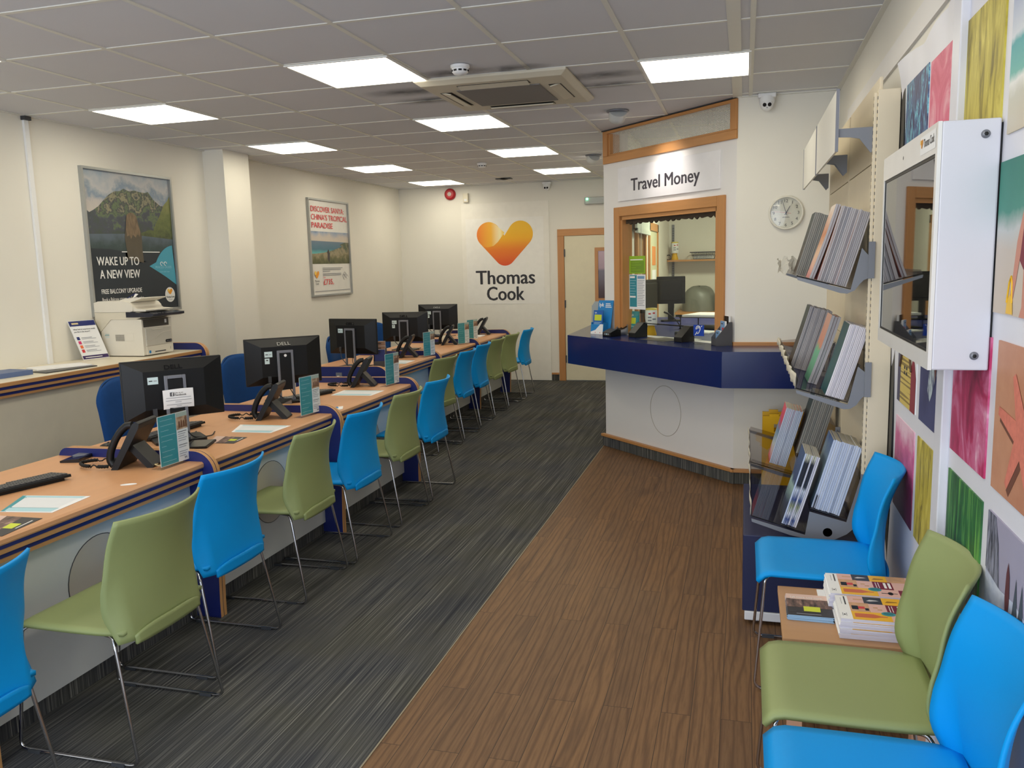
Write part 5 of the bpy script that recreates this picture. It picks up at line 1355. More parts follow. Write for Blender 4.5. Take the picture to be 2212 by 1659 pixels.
# collecting bottles
def bottle(label, x, y, z, rz):
    t = thing('collecting_bottle', label, 'collecting bottle', (x, y, z), rz)
    b = MB(); b.lathe([(.045, 0), (.046, .01), (.028, .075), (.030, .082), (.046, .09)], YEL, 20); b.build('base', t)
    b = MB(); b.lathe([(.048, .085), (.050, .10), (.050, .20), (.046, .212)], WHITE, 24); b.build('jar', t)
    b = MB(); b.lathe([(.047, .210), (.046, .225), (1e-4, .228)], pm('cap_yellow', rgb(226, 206, 96), .4), 20); b.build('lid', t)
    b = MB()
    for i, (a, z0, w, m) in enumerate(((-1.9, .175, .02, REDP), (-1.2, .18, .02, REDP), (-1.9, .145, .03, GREYTXT), (-1.9, .12, .03, GREYTXT), (-1.15, .13, .03, GREYTXT))):
        b.box(-w / 2, -.0512, z0, w / 2, -.050, z0 + .012, m, RZ(a + PI / 2))
    b.build('label_print', t)
    b = MB(); b.tube([(-.046, -.02, .09), (-.055, -.025, .15), (-.052, -.02, .215), (-.03, -.01, .228)], .0022, BLACK, 5); b.build('chain', t)
bottle('white and yellow collecting bottle on the worktop behind the glass', -.745, 6.955, .9855, .2)
t = thing('desk_microphone', 'black gooseneck microphone on the booth worktop behind the glass', 'microphone', (-.50, 6.93, .9855), 0)
b = MB(); b.box(-.05, -.03, 0, .05, .06, .03, BLACK); b.build('base', t, bevel=.005)
b = MB(); b.tube(fillet([(0, .02, .02), (-.01, .0, .09), (-.07, -.01, .16), (-.11, -.02, .185)], .05), .004, BLACK, 7); b.build('gooseneck', t)
b = MB(); b.tube([(-.10, -.018, .18), (-.135, -.025, .196)], .009, BLACK, 10); b.build('capsule', t)
def office_monitor(label, x, y, rz, w, h, z0, zt):
    t = thing('monitor', label, 'monitor', (x, y, z0), rz)
    b = MB(); b.box(-w / 2, -.02, zt - z0 - h, w / 2, .02, zt - z0, BLACK); b.build('housing', t, bevel=.006)
    b = MB(); b.box(-w / 2 + .03, -.045, zt - z0 - h + .03, w / 2 - .03, -.02, zt - z0 - .03, BLACK); b.build('rear_cover', t, bevel=.01)
    b = MB(); b.box(-.03, -.03, .01, .03, -.01, zt - z0 - h + .06, BLACK); b.prism(rrect(-.1, -.08, .1, .08, .03), 'z', 0, .014, BLACK); b.build('stand', t)
office_monitor('black monitor seen through the serving window, its back to the room', -.72, 8.58, math.radians(6), .285, .275, .9855, 1.437)
office_monitor('black monitor turned edge-on at the left of the serving window view', -.895, 8.05, math.radians(68), .30, .31, .9855, 1.42)
b = MB(); b.prism([(-.50, 7.25), (-.28, 7.05), (-.18, 7.20), (-.40, 7.40)], 'z', .986, .996, WHITEP); tag(b.build('paper_stack'), 'white papers on the booth worktop behind the glass', 'paper')
t = thing('paper_tray', 'black wire-edged paper tray on the booth worktop', 'tray', (-.33, 7.75, .9855), math.radians(-20))
b = MB(); b.box(-.17, -.22, .10, .17, .22, .106, BLACK); b.box(-.17, -.22, 0, .17, .22, .006, BLACK)
for x in (-.165, .165):
    for y in (-.2, .2): b.tube([(x, y, 0), (x, y, .12)], .005, BLACK, 6)
b.build('frame', t)
b = MB(); b.box(-.15, -.2, .106, .15, .2, .125, WHITEP); b.build('papers', t)
# inside the booth: shelf, rail, back desk
b = MB(); b.box(-.95, 10.76, 1.578, 1.49, 11.07, 1.60, OAKH); tag(b.build('wall_shelf'), 'thin oak shelf on the back wall inside the booth', 'shelf')
SH = 1.6005
b = MB(); b.box(-.915, YB - .016, .98, -.885, YB, 2.05, SILVER)
for i in range(34):
    for x in (-.909, -.896): b.box(x, YB - .0168, 1.0 + .03 * i, x + .006, YB - .015, 1.018 + .03 * i, BLACK)
tag(b.build('shelf_rail'), 'slotted metal shelf upright inside the booth', 'shelf rail')
bottle('yellow-based collecting bottle on the shelf inside the booth', -.865, 10.88, SH, .4)
t = thing('wire_basket', 'dark wire basket with papers on the shelf inside the booth', 'basket', (-.50, 10.89, SH), 0)
b = MB()
for z, sx, sy in ((.004, .13, .09), (.045, .15, .105), (.088, .17, .12)):
    b.tube([(x, y, z) for x, y in rrect(-sx, -sy, sx, sy, .03)], .0032 if z < .08 else .006, pm('basket_wire', rgb(36, 42, 62), .4), 5, True)
for i in range(15):
    x = -.12 + .24 * i / 14
    for s in (-1, 1): b.tube([(x, s * .09, .004), (x * 1.3, s * .12, .088)], .0028, pm('basket_wire', rgb(36, 42, 62), .4), 4)
b.build('wires', t)
b = MB(); b.box(-.12, -.08, .008, .12, .08, .05, WHITEP); b.build('papers', t)
b = MB(); b.tube([(-.935 + .03 * math.cos(a), 10.80, SH + .032 + .03 * math.sin(a)) for a in [2 * PI * i / 20 for i in range(20)]], .006, BLACK, 6, True)
tag(b.build('tape_roll'), 'black ring of tape on the booth shelf left of the bottle', 'tape')
t = thing('back_desk', 'oak-edged desk along the back wall inside the booth', 'desk', (0, 0, 0))
b = MB(); b.box(-.83, 10.45, .93, 1.49, 11.07, .956, OAKH); b.build('worktop', t); b = MB(); b.box(-.82, 10.48, 0, 1.49, 10.50, .93, DARKG); b.build('front_panel', t)
b = MB()
def cov(u, v):
    a = 2 * PI * u; h = math.sin(v * PI / 2); r = math.cos(v * PI / 2) ** .45
    return (-.55 + (.21 * r + .012 * math.sin(a * 5)) * math.cos(a), 10.76 + .17 * r * math.sin(a), .9565 + .30 * h * (1 + .06 * math.sin(a * 2)))
b.grid(cov, 36, 10, pm('dust_cover', rgb(122, 124, 116), .4, var=.12, scale=14)); tag(b.build('covered_machine'), 'office machine under a grey dust cover on the back desk in the booth', 'machine')
b = MB(); b.box(-.27, 10.6, .9565, .05, 10.9, 1.06, DARKG); b.box(-.25, 10.62, 1.06, .03, 10.88, 1.20, BLACK); b.box(-.29, 10.58, 1.06, .06, 10.6, 1.075, WHITE)
tag(b.build('banknote_counter'), 'dark office machine at the right of the window view on the back desk', 'machine')
# window with roller blind and inner door on the booth's side wall
xs = -.955
b = MB()
for q in ((7.55, .98, 7.63, 2.0), (8.18, .98, 8.27, 2.0), (7.55, 1.93, 8.27, 2.0)): b.box(xs, q[0], q[1], xs + .03, q[2], q[3], OAK)
w3 = struct(b.build('window_3'))
b = MB(); b.box(xs + .001, 7.63, .98, xs + .006, 8.18, 1.93, streak_mat('blind_wood', 3, (1, 9, .4), [(.35, rgb(120, 88, 58)), (.65, rgb(168, 130, 90))])); b.build('shutter', w3)
b = MB(); b.box(xs + .03, 7.36, 1.86, xs + .05, 8.36, 2.09, pm('blind_white', rgb(212, 218, 208), .7)); b.box(xs + .03, 7.36, 1.845, xs + .058, 8.36, 1.885, pm('blind_white', rgb(212, 218, 208), .7)); b.build('roller_blind', w3)
b = MB(); b.tube([(xs + .06, 7.55, 2.05), (xs + .06, 7.55, 1.2)], .002, WHITE, 4); b.build('pull_cord', w3)
b = MB(); b.box(xs, 8.62, 0, xs + .02, 8.70, 1.99, OAK); b.box(xs, 9.45, 0, xs + .02, 9.53, 1.99, OAK); b.box(xs, 8.62, 1.91, xs + .02, 9.53, 1.99, OAKH)
d2 = struct(b.build('door_2'))
b = MB(); b.box(xs + .001, 8.70, 0, xs + .008, 9.45, 1.91, pm('door_green_white', rgb(206, 206, 172), .5)); b.build('door_leaf', d2)
b = MB(); b.box(xs + .008, 8.95, 1.55, xs + .010, 9.30, 1.75, pm('notice_orange', rgb(224, 140, 76), .6)); b.box(xs + .008, 8.95, 1.25, xs + .010, 9.32, 1.5, WHITEP); b.build('door_notice', d2)

# ------------------------------------------------------------------ wall clock
t = thing('wall_clock', 'round white wall clock with thin numerals on the alcove wall', 'clock', (.262, YA, 1.896))
b = MB(); b.lathe([(.100, 0), (.114, .005), (.114, .024), (.108, .031), (.101, .030), (.101, .0119)], pm('clock_rim', rgb(224, 220, 206), .35), 48, RX(PI / 2)); b.build('rim', t)
b = MB(); b.lathe([(.102, .012), (1e-4, .0121)], pm('clock_face', rgb(216, 214, 198), .5), 40, RX(PI / 2)); b.build('dial', t)
b = MB()
for h in range(1, 13):
    a = PI / 2 - h * PI / 6
    b.text(str(h), .029, pm('clock_numeral', rgb(84, 82, 76), .6), face_my(.080 * math.cos(a), -.0128, .080 * math.sin(a) - .010), .012, align='c')
for i in range(9): b.cbox((-.020 + .005 * i, -.0128, -.030 + .002 * (i % 2)), (.003, .0006, .006), DARKTXT)
b.build('numerals', t)
def hand(nm, ang, L, w, m, y, tail=.015):
    M = T(0, y, 0) @ RY(math.radians(ang)); b = MB(M); b.prism([(-w, -tail), (w, -tail), (w * .5, L), (-w * .5, L)], 'y', -.0006, .0006, m); b.build(nm, t)
HB = pm('hand_navy', rgb(34, 30, 62), .4)
hand('hour_hand', 29, .052, .0028, HB, -.016); hand('minute_hand', -18, .090, .0018, HB, -.018); hand('second_hand', -82, .078, .0009, REDP, -.020, .032)
b = MB(); b.lathe([(.005, .012), (.005, .022), (1e-4, .023)], HB, 14, RX(PI / 2)); b.build('hub', t)
b = MB(); b.lathe([(.101, .026), (.06, .030), (1e-4, .031)], clear_mat('clock_glass', (.97, .97, .97, 1), .12), 40, RX(PI / 2)); b.build('lens', t)

# ------------------------------------------------------------------ brochure rack
XP = .497
t = thing('display_rack', 'cream steel display rack with slotted posts along the right wall', 'rack', (XP, 3.64, 0))
for y in (0, .985, 1.955):
    b = MB(T(-XP, -3.64, 0)); y += 3.64; yy = y - .02
    b.box(.490 if y < 4 else .4995, yy, .0, .572, yy + .04, 2.235, CREAM)
    if y < 4: b.box(.478, yy + .008, .06, .490, yy + .034, 2.225, CREAM)
    b.build('upright', t, bevel=.002)
    if y < 4:
        b = MB(T(-XP, -3.64, 0))
        for i in range(74): b.box(.4772, yy + .018, .30 + .026 * i, .479, yy + .022, .314 + .026 * i, DARKG)
        for i in range(74): b.box(.4885, yy + .001, .30 + .026 * i, .4905, yy + .006, .312 + .026 * i, DARKG)
        b.build('slot_row', t)
for y0, y1 in ((3.662, 4.602), (4.648, 5.572)):
    for z0, z1 in ((.06, .62), (.624, 1.19), (1.194, 1.97), (1.974, 2.29)):
        b = MB(T(-XP, -3.64, 0)); b.box(.500, y0, z0, .512, y1, z1, CREAM); b.build('back_panel', t, bevel=.002)
b = MB(T(-XP, -3.64, 0)); b.box(.008, 3.632, .058, .476, 4.50, .405, pm('kick_navy', rgb(26, 34, 74), .45)); b.build('base_box', t, bevel=.004)
b = MB(T(-XP, -3.64, 0)); b.box(.018, 3.625, .018, .49, 4.49, .058, pm('foot_white', rgb(222, 222, 224), .5)); b.build('base_foot', t, bevel=.004)
b = MB(T(-XP, -3.64, 0))
for y in (3.68, 4.42): b.lathe([(.016, 0), (.016, .006), (.006, .008), (.006, .02)], SILVER, 14, T(.07, y, 0))
b.build('leveller', t)
b = MB(); b.box(.574, 3.545, .02, .584, 3.70, 2.22, BLACK); tag(b.build('post_gap_shade'), 'black strip painting the shade in the gap between rack post and wall mural', 'strip')  # black box added for the shade in the open gap beside the post

ANG = math.radians(15.5); DX, DZ = math.cos(ANG), -math.sin(ANG)
def local(M0): return M0
def shelf(label, x0, z0, poly, brackets, trays, y0, y1, grp='sloping brochure shelves'):
    t = thing('brochure_shelf', label, 'shelf', (x0, y0, z0), 0, grp)
    OFF = T(-x0, -y0, -z0)
    for y in brackets:
        b = MB(OFF); b.prism(poly, 'y', y - .002, y + .002, STEELG)
        xr = max(p[0] for p in poly); zr0 = min(p[1] for p in poly if p[0] > xr - .001); zr1 = max(p[1] for p in poly)
        b.box(xr - .024, y - .012, zr0, xr, y - .002, zr1, STEELG); b.build('bracket', t)
    for (tx, tz, L, hb, ya, yb, lip, end_h) in trays:
        M = OFF @ T(tx, 0, tz) @ RY(ANG)
        b = MB(M); b.box(0, ya, -.004, L, yb, -.001, SMOKE); b.box(L - .003, ya, -.001, L, yb, hb, SMOKE); b.box(0, ya, -.001, .003, yb, lip, SMOKE)
        b.build('tray', t)
        for y in (yb - .003,):
            b = MB(M); b.prism([(0, -.004), (L, -.004), (L, end_h), (.004, .02)], 'y', y, y + .003, SMOKE); b.build('tray_end', t)
        b = MB(M)
        b.tube([(0, ya - .001, -.003), (L, ya - .001, -.003), (L, ya - .001, hb)], .0024, BLACKG, 5); b.build('tray_edge', t)
    return t
def torn(name, label, x, z, y0, y1, n, h, amp):
    """ragged paper edging along a tray lip"""
    b = MB()
    def f(u, v):
        y = y0 + (y1 - y0) * u
        return (x - .004 + amp * math.sin(u * n * 2 * PI) + .003 * math.sin(u * 37), y, z - .004 + h * v * (1 + .25 * math.sin(u * 23) + .15 * math.sin(u * 61)))
    b.grid(f, n * 8, 3, pm('torn_paper', rgb(212, 206, 190), .9, var=.08)); o = b.build(name, solid=.0015, recalc=False)
    return tag(o, label, 'edging')
S1 = (.206, 1.525); S2 = (.213, 1.056); S3 = (.041, .492); S3B = (.278, .537)
p1 = [(.206, 1.518), (.208, 1.506), (.372, 1.450), (.40, 1.447), (.428, 1.460), (.447, 1.486), (.46, 1.50), (.474, 1.506), (.498, 1.507), (.498, 1.652), (.474, 1.652), (.474, 1.600), (.450, 1.628), (.412, 1.462)]
shelf('top sloping brochure shelf of the rack, with crumpled paper at its far end', S1[0], S1[1], p1, (3.622, 4.60), [(S1[0], S1[1], .218, .16, 3.648, 4.595, .012, .10)], 3.642, 4.60)
p2 = [(.212, 1.049), (.214, 1.036), (.345, .990), (.40, .972), (.425, .974), (.448, .990), (.463, 1.014), (.478, 1.03), (.500, 1.026), (.500, 1.168), (.476, 1.160), (.476, 1.128), (.450, 1.150), (.415, .992)]
shelf('middle sloping brochure shelf of the rack, with ragged white paper along its lip', S2[0], S2[1], p2, (3.622, 4.62, 5.56), [(S2[0], S2[1], .212, .16, 3.648, 4.61, .035, .16), (S2[0], S2[1], .212, .16, 4.63, 5.55, .035, .10)], 3.642, 5.56)
p3 = [(.041, .484), (.043, .470), (.20, .420), (.30, .403), (.369, .405), (.428, .438), (.474, .485), (.490, .540), (.498, .60), (.498, .70), (.474, .68), (.425, .490), (.278, .528), (.262, .424)]
shelf('lowest double brochure shelf of the rack, with smoked trays on two levels', S3[0], S3[1], p3, (3.622, 4.64, 5.56), [(S3[0], S3[1], .232, .17, 3.648, 4.63, .006, .02), (S3[0], S3[1], .232, .17, 4.65, 5.55, .006, .02), (S3B[0], S3B[1], .158, .20, 3.648, 4.63, .004, .02), (S3B[0], S3B[1], .158, .20, 4.65, 5.55, .004, .25)], 3.642, 5.56)
b = MB(T(.352, 3.619, .4415)); b.lathe([(.019, -.001), (1e-4, -.002)], BLACK, 20, RX(PI / 2)); o = b.build('bracket_plug'); tag(o, 'round black plug on the end bracket of the lowest shelf', 'plug')
torn('paper_edging', 'ragged white paper edging along the lip of the middle brochure shelf', S2[0], S2[1], 3.65, 5.54, 15, .045, .004)
torn('paper_edging', 'torn paper edging along the lip of the lowest smoked tray', S3[0], S3[1], 3.66, 5.54, 4, .030, .002)
b = MB(T(.192, 4.52, 1.54) @ RZ(.2))
rnd = random.Random(3)
def crum(u, v): return (-.035 + .10 * u + .006 * rnd.uniform(-1, 1), -.03 + .012 * math.sin(u * 9) + .02 * v, -.02 + .075 * v + .012 * math.sin(u * 14 + v * 3))
b.grid(crum, 12, 6, pm('torn_paper', rgb(212, 206, 190), .9, var=.08), smooth=False); tag(b.build('crumpled_paper', solid=.002, recalc=False), 'crumpled piece of white packaging at the far end of the top shelf', 'paper')

def cover_mats():
    return dict(
        warm=grad_mat('cover_warm', 'Z', [(0, rgb(206, 130, 130)), (.35, rgb(226, 190, 160)), (.6, rgb(200, 120, 70)), (1, rgb(232, 220, 206))], 0, .31, nz=.5, nscale=14),
        dark=grad_mat('cover_dark', 'Z', [(0, rgb(70, 52, 40)), (.5, rgb(38, 40, 38)), (1, rgb(28, 56, 58))], 0, .31, nz=.5, nscale=12),
        green=grad_mat('cover_green', 'Z', [(0, rgb(70, 128, 104)), (.48, rgb(110, 186, 150)), (.55, rgb(214, 140, 116)), (1, rgb(226, 176, 156))], 0, .31, nz=.25, nscale=20),
        teal=pm('cover_teal', rgb(20, 84, 88), .4, var=.1),
        navy=grad_mat('cover_navy', 'Z', [(0, rgb(28, 34, 44)), (.25, rgb(40, 54, 84)), (.5, rgb(150, 180, 176)), (.6, rgb(44, 66, 112)), (1, rgb(56, 84, 128))], 0, .31, nz=.35, nscale=16),
        redb=grad_mat('cover_redblue', 'Z', [(0, rgb(206, 60, 70)), (.3, rgb(190, 200, 206)), (.55, rgb(80, 130, 170)), (.8, rgb(210, 60, 90)), (1, rgb(226, 90, 110))], 0, .31, nz=.5, nscale=14),
        sea=grad_mat('cover_sea', 'Z', [(0, rgb(60, 90, 120)), (.5, rgb(140, 160, 160)), (1, rgb(40, 80, 140))], 0, .31, nz=.6, nscale=14))
CM = cover_mats()
P_GREY = pm('pages_grey', rgb(178, 174, 176), .8, var=.10, scale=2, stretch=(90, 1, .3))
P_DARK = pm('pages_dark', rgb(152, 150, 144), .8, var=.22, scale=2, stretch=(90, 1, .3))
P_WHITE = pm('pages_white', rgb(222, 218, 226), .8, var=.08, scale=2, stretch=(90, 1, .3))
P_BLUE = pm('pages_blue', rgb(196, 206, 226), .75, var=.05)
P_STRIPE = grad_mat('pages_navy', 'Z', [(0, rgb(150, 160, 190)), (.08, rgb(60, 80, 140)), (.16, rgb(206, 210, 220)), (.28, rgb(150, 156, 120)), (.38, rgb(50, 70, 130)), (.52, rgb(206, 210, 222)), (.58, rgb(26, 28, 40)), (.92, rgb(20, 22, 32)), (1, rgb(206, 204, 180))], 0, .31, nz=.02)
TOPS = pm('pages_top', rgb(196, 192, 178), .8, var=.1)
def stack(origin, s0, s1, n, y0, y1, h, pages_, cover, label, grp, alt=None, jit=.004, top=None, bow=.0):
    th = (s1 - s0) / n; me = {}
    rnd = random.Random(len(label) + n)
    for k in range(n):
        pages = pages_[k % len(pages_)] if isinstance(pages_, list) else pages_
        cov = cover if k == 0 else (alt[k % len(alt)] if alt else cover)
        key = cov.name + pages.name
        if key not in me:
            b = MB(); W = y1 - y0; N = 6
            # leaves lean back a little over their height
            v = []
            for i in range(N + 1):
                z = h * i / N; dx = -bow * (1 - i / N) ** 2
                v += [(dx, 0, z), (dx + th * .88, 0, z), (dx + th * .88, W, z), (dx, W, z)]
            fs = []; ms = []
            for i in range(N):
                a = 4 * i
                for q, m in (((a, a + 1, a + 5, a + 4), pages), ((a + 1, a + 2, a + 6, a + 5), cov), ((a + 2, a + 3, a + 7, a + 6), pages), ((a + 3, a, a + 4, a + 7), cov)): fs.append(q); ms.append(m)
            fs += [(3, 2, 1, 0), (4 * N, 4 * N + 1, 4 * N + 2, 4 * N + 3)]; ms += [pages, top or pages]
            b.add(v, fs, ms)
            o = b.build('brochure'); me[key] = o
        else:
            o = me[key].copy(); COL.objects.link(o)
        s = s0 + th * k
        o.location = (origin[0] + DX * s, y0 + rnd.uniform(-jit, jit) * 1.4, origin[1] + DZ * s + .0005)
        o.rotation_euler = (0, ANG, 0)
        o.scale = (1, 1, 1 + rnd.uniform(-.006, .006))
        tag(o, label, 'brochure', grp)
stack(S1, .088, .205, 16, 3.665, 3.872, .31, P_GREY, CM['warm'], 'grey-edged brochure in the thick near pile on the top shelf', 'thick near pile on the top brochure shelf', alt=[CM['dark'], CM['warm'], CM['sea']], bow=.004)
stack(S1, .066, .086, 2, 3.672, 3.88, .312, P_GREY, CM['warm'], 'brochure with warm orange cover at the front of the near pile on the top shelf', 'orange covers on the top brochure shelf', bow=.014)
stack(S1, .120, .20, 6, 3.93, 4.14, .31, P_DARK, CM['dark'], 'dark brochure between the two piles on the top shelf', 'middle brochures on the top shelf')
stack(S1, .035, .135, 12, 4.30, 4.51, .305, P_DARK, CM['dark'], 'dark-covered brochure in the far pile on the top shelf', 'far pile on the top brochure shelf', alt=[CM['dark'], CM['teal']], bow=.004)
stack(S2, .128, .205, 12, 3.665, 3.872, .31, P_WHITE, CM['teal'], 'white-edged brochure in the near pile on the middle shelf', 'near pile on the middle brochure shelf', alt=[CM['dark'], WHITEP, CM['sea']], bow=.006)
stack(S2, .080, .122, 3, 3.93, 4.14, .315, P_GREY, CM['green'], 'brochure with a green and pink cover in the middle shelf', 'green and pink brochures on the middle shelf', bow=.012)
stack(S2, .018, .128, 16, 4.38, 4.59, .315, P_GREY, CM['dark'], 'grey-edged brochure in the far pile on the middle shelf', 'far pile on the middle brochure shelf', alt=[CM['dark'], CM['sea']], bow=.006)
stack(S3, .135, .198, 9, 3.665, 3.872, .325, [P_BLUE, P_STRIPE, P_STRIPE, P_STRIPE, P_WHITE, P_STRIPE, P_STRIPE, P_WHITE, P_WHITE], CM['navy'], 'navy brochure in the near pile of the lowest front tray', 'navy near pile in the lowest front tray', top=TOPS, bow=.004)
stack(S3, .108, .200, 11, 4.76, 4.97, .325, P_BLUE, CM['redb'], 'red and blue brochure in the far pile of the lowest front tray', 'red and blue far pile in the lowest front tray', alt=[CM['redb'], CM['sea']], top=TOPS)
stack(S3B, .010, .128, 14, 3.665, 3.88, .31, P_BLUE, CM['sea'], 'pale blue-edged brochure in the near pile of the upper rear tray', 'pale near pile in the upper rear tray', alt=[WHITEP, CM['sea'], WHITEP], top=TOPS)
stack(S3B, .004, .118, 12, 4.70, 4.91, .345, P_DARK, CM['dark'], 'dark grey-edged brochure in the far pile of the upper rear tray', 'dark far pile in the upper rear tray', alt=[CM['dark'], CM['teal']])
# header boards standing off the rack on brackets
HB2 = pm('header_white', rgb(226, 224, 216), .45, var=.02)
for y0, y1, lab in ((3.64, 4.595, 'nearer blank white header board at the top of the brochure rack'), (4.625, 5.57, 'farther blank white header board at the top of the brochure rack')):
    t = thing('header_board', lab, 'board', (.345, y0, 2.012), 0, 'header boards of the rack')
    b = MB(); b.box(-.004, 0, 0, .004, y1 - y0, .238, HB2); b.build('panel', t)
    b = MB(); b.box(-.006, -.003, -.002, .006, .003, .24, SILVER); b.box(-.006, y1 - y0 - .003, -.002, .006, y1 - y0 + .003, .24, SILVER); b.build('edge_clip', t)
    br = [(.0, .087), (.142, .088), (.142, .002), (.128, -.012), (.110, .012), (.085, .045), (.05, .052), (.0, .055)]
    for y in (.006, y1 - y0 - .012):
        b = MB(); b.prism(br, 'y', y, y + .004, STEELG); b.build('bracket', t)

# ------------------------------------------------------------------ side table with magazines
t = thing('side_table', 'low beech side table between the waiting chairs, piled with magazines', 'table', (.355, 2.815, 0))
b = MB(); b.box(-.225, -.215, .393, .222, .225, .416, pm('table_beech', rgb(186, 142, 100), .45, var=.07, scale=5, stretch=(.7, 6, 6))); b.build('tabletop', t, bevel=.002)
for x in (-.205, .16):
    for y in (-.195, .16):
        b = MB(); b.box(x, y, 0, x + .045, y + .045, .393, pm('beech_leg', rgb(206, 158, 128), .5, var=.08, stretch=(9, 9, .8))); b.build('leg', t)
b = MB(); b.box(-.19, -.19, .33, -.175, .20, .393, BEECH); b.box(.185, -.19, .33, .20, .20, .393, BEECH); b.build('apron', t)
TZ = .4165
MPINK = pm('cover_blush', rgb(226, 182, 170), .45); MDARK = pm('cover_slate', rgb(56, 56, 62), .45); MYEL = pm('cover_yellow', rgb(238, 182, 40), .45)
MMAR = pm('cover_maroon', rgb(120, 36, 54), .45); MTAN = pm('cover_tan', rgb(206, 160, 120), .45, var=.3, scale=40); AMB = pm('bottle_amber', rgb(206, 104, 56), .4)
MPAGE = pm('magazine_pages', rgb(214, 210, 224), .75, var=.07, scale=4, stretch=(2, 2, 90))
def magazine():
    b = MB(); w, d, h = .280, .187, .0054
    b.box(0, 0, 0, w, d, h, [WHITEP, MPAGE, MPAGE, MPAGE, MPAGE, WHITEP])
    z = h + .0003
    def r(x0, y0, x1, y1, m, k=0): b.rect('z', z + .0001 * k, x0 * w, y0 * d, x1 * w, y1 * d, m)
    r(.13, .0, 1, 1, MPINK)
    r(.30, .70, .50, 1, MDARK, 1); r(.50, .70, .70, 1, MYEL, 1); r(.70, .70, .92, 1, MTAN, 1)
    r(.13, .34, .34, .72, MTAN, 1); r(.52, .34, .74, .70, MMAR, 1); r(.78, .0, 1, .34, MMAR, 1); r(.13, .0, .54, .34, MYEL, 1)
    r(.15, .42, .22, .58, BLACK, 2); r(.22, .46, .29, .56, REDP, 2); r(.29, .40, .33, .50, BLACK, 2)
    b.flat([(p[0] * w, p[1] * d) for p in [(.16, .10), (.16, .26), (.36, .26), (.43, .20), (.50, .19), (.50, .16), (.43, .15), (.36, .10)]], 'z', z + .0002, AMB)
    b.flat([((.52 + .075 * math.cos(a)) * w, (.31 + .085 * math.sin(a)) * d) for a in [2 * PI * i / 24 for i in range(24)]], 'z', z + .0004, TEAL)
    for i in range(3): r(.47, .345 - .03 * i, .57, .355 - .03 * i, DARKTXT, 6)
    b.flat([((.68 + .03 * math.cos(a)) * w, (.16 + .07 * math.sin(a)) * d) for a in [2 * PI * i / 16 for i in range(16)]], 'z', z + .0003, BLACK); r(.58, .15, .76, .175, BLACK, 2)
    b.flat([(p[0] * w, p[1] * d) for p in [(.53, .80), (.56, .87), (.66, .86), (.67, .83), (.56, .80)]], 'z', z + .0003, pm('cover_ochre', rgb(160, 110, 30), .5))
    b.flat([(p[0] * w, p[1] * d) for p in [(.33, .82), (.37, .88), (.44, .87), (.47, .85), (.37, .81)]], 'z', z + .0003, PAGES)
    for i, q in enumerate(((.55, .66), (.58, .66), (.64, .665), (.69, .665))): r(q[0], .40, q[0] + (.008 if i < 2 else .03), q[1], TXTW, 3)
    for x, y in ((.38, .52), (.42, .44), (.19, .84), (.24, .84)): r(x, y, x + .05, y + .05, MTAN, 2)
    r(.03, .12, .035, .24, DARKTXT, 1); r(.07, .12, .075, .24, DARKTXT, 1); r(.045, .15, .06, .20, DARKTXT, 1); r(.085, .60, .10, .96, DARKTXT, 1); r(.05, .62, .055, .9, GREYTXT, 1)
    return b.build('magazine')
m0 = None; rnd = random.Random(5)
for (x, y, n, lab, grp) in ((.300, 2.634, 12, 'colourful gift magazine in the nearer pile on the side table', 'nearer magazine pile on the side table'),
                            (.288, 2.838, 12, 'colourful gift magazine in the farther pile, next to the blue waiting chair', 'farther magazine pile on the side table')):
    for k in range(n):
        o = magazine() if m0 is None else m0.copy()
        if m0 is None: m0 = o
        else: COL.objects.link(o)
        o.location = (x + rnd.uniform(-.003, .003), y + rnd.uniform(-.003, .003), TZ + .0002 + k * .00555); o.rotation_euler = (0, 0, rnd.uniform(-.012, .012))
        tag(o, lab, 'magazine', grp)
l0 = None
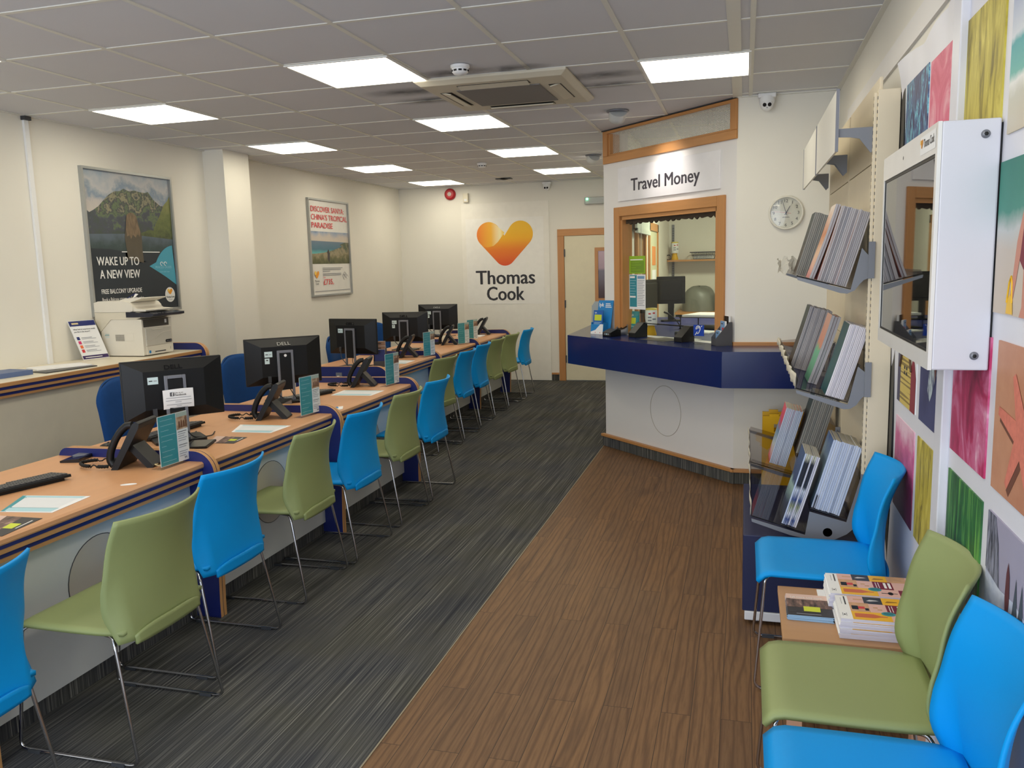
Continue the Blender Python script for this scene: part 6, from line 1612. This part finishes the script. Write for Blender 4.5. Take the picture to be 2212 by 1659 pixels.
for k in range(6):
    if l0 is None:
        b = MB(); w, d = .205, .145
        b.box(0, 0, 0, w, d, .003, [pm('leaflet_edge', rgb(150, 190, 226), .5)] * 4 + [WHITEP, LDK])
        b.rect('z', .0033, 0, .095, w, d, LPK); b.rect('z', .0034, 0, .055, w, .112, CROWD); b.rect('z', .0037, .075, .030, .150, .062, LIME)
        b.text('Lyk more. Live more.', .0165, TXTW, T(.02, .118, .0038), .006, w=.15)
        b.rect('z', .0037, .02, .11, .15, .112, pm('leaflet_fine', rgb(236, 214, 204), .5)); b.rect('z', .0037, .04, .010, .15, .014, GREYTXT)
        for i in range(3): b.rect('z', .0037, .01 + .055 * i, .024, .04 + .055 * i, .028, DARKG)
        l0 = o = b.build('leaflet')
    else: o = l0.copy(); COL.objects.link(o)
    o.location = (.150 + rnd.uniform(-.002, .002), 2.742 + rnd.uniform(-.002, .002), TZ + .0002 + .0031 * k); o.rotation_euler = (0, 0, -.02 + rnd.uniform(-.02, .02))
    # slides under nothing: its right end stops short of the magazines
    o.scale = (.70, 1.25, 1)
    tag(o, 'dark leaflet with a lime card picture in the low pile on the side table', 'leaflet', 'low leaflet pile on the side table')
flatpaper('leaflet', 'white leaflet poking out from under the magazines on the side table', 'leaflet', [(.262, 2.90), (.2868, 2.90), (.2868, 3.02), (.262, 3.02)], [], TZ, .004)

# folded wet floor sign behind the rack
t = thing('caution_sign', 'yellow folding caution sign standing by the alcove wall behind the rack', 'sign', (.27, 5.80, 0))
for s, ang in ((-1, .11), (1, -.02)):
    M = T(0, s * .035, 0) @ RX(ang)
    b = MB(M)
    out = [(-.14, .0), (-.14, .05), (-.145, .55), (-.12, .575), (.12, .575), (.145, .55), (.14, .05), (.14, 0)]
    y0, y1 = -.008, .008
    b.box(-.142, y0, 0, -.07, y1, .56, YEL); b.box(.07, y0, 0, .142, y1, .56, YEL); b.box(-.07, y0, 0, .07, y1, .45, YEL); b.box(-.07, y0, .505, .07, y1, .56, YEL); b.box(-.10, y0 + .002, .56, -.04, y1 - .002, .575, YEL)
    b.build('panel', t)
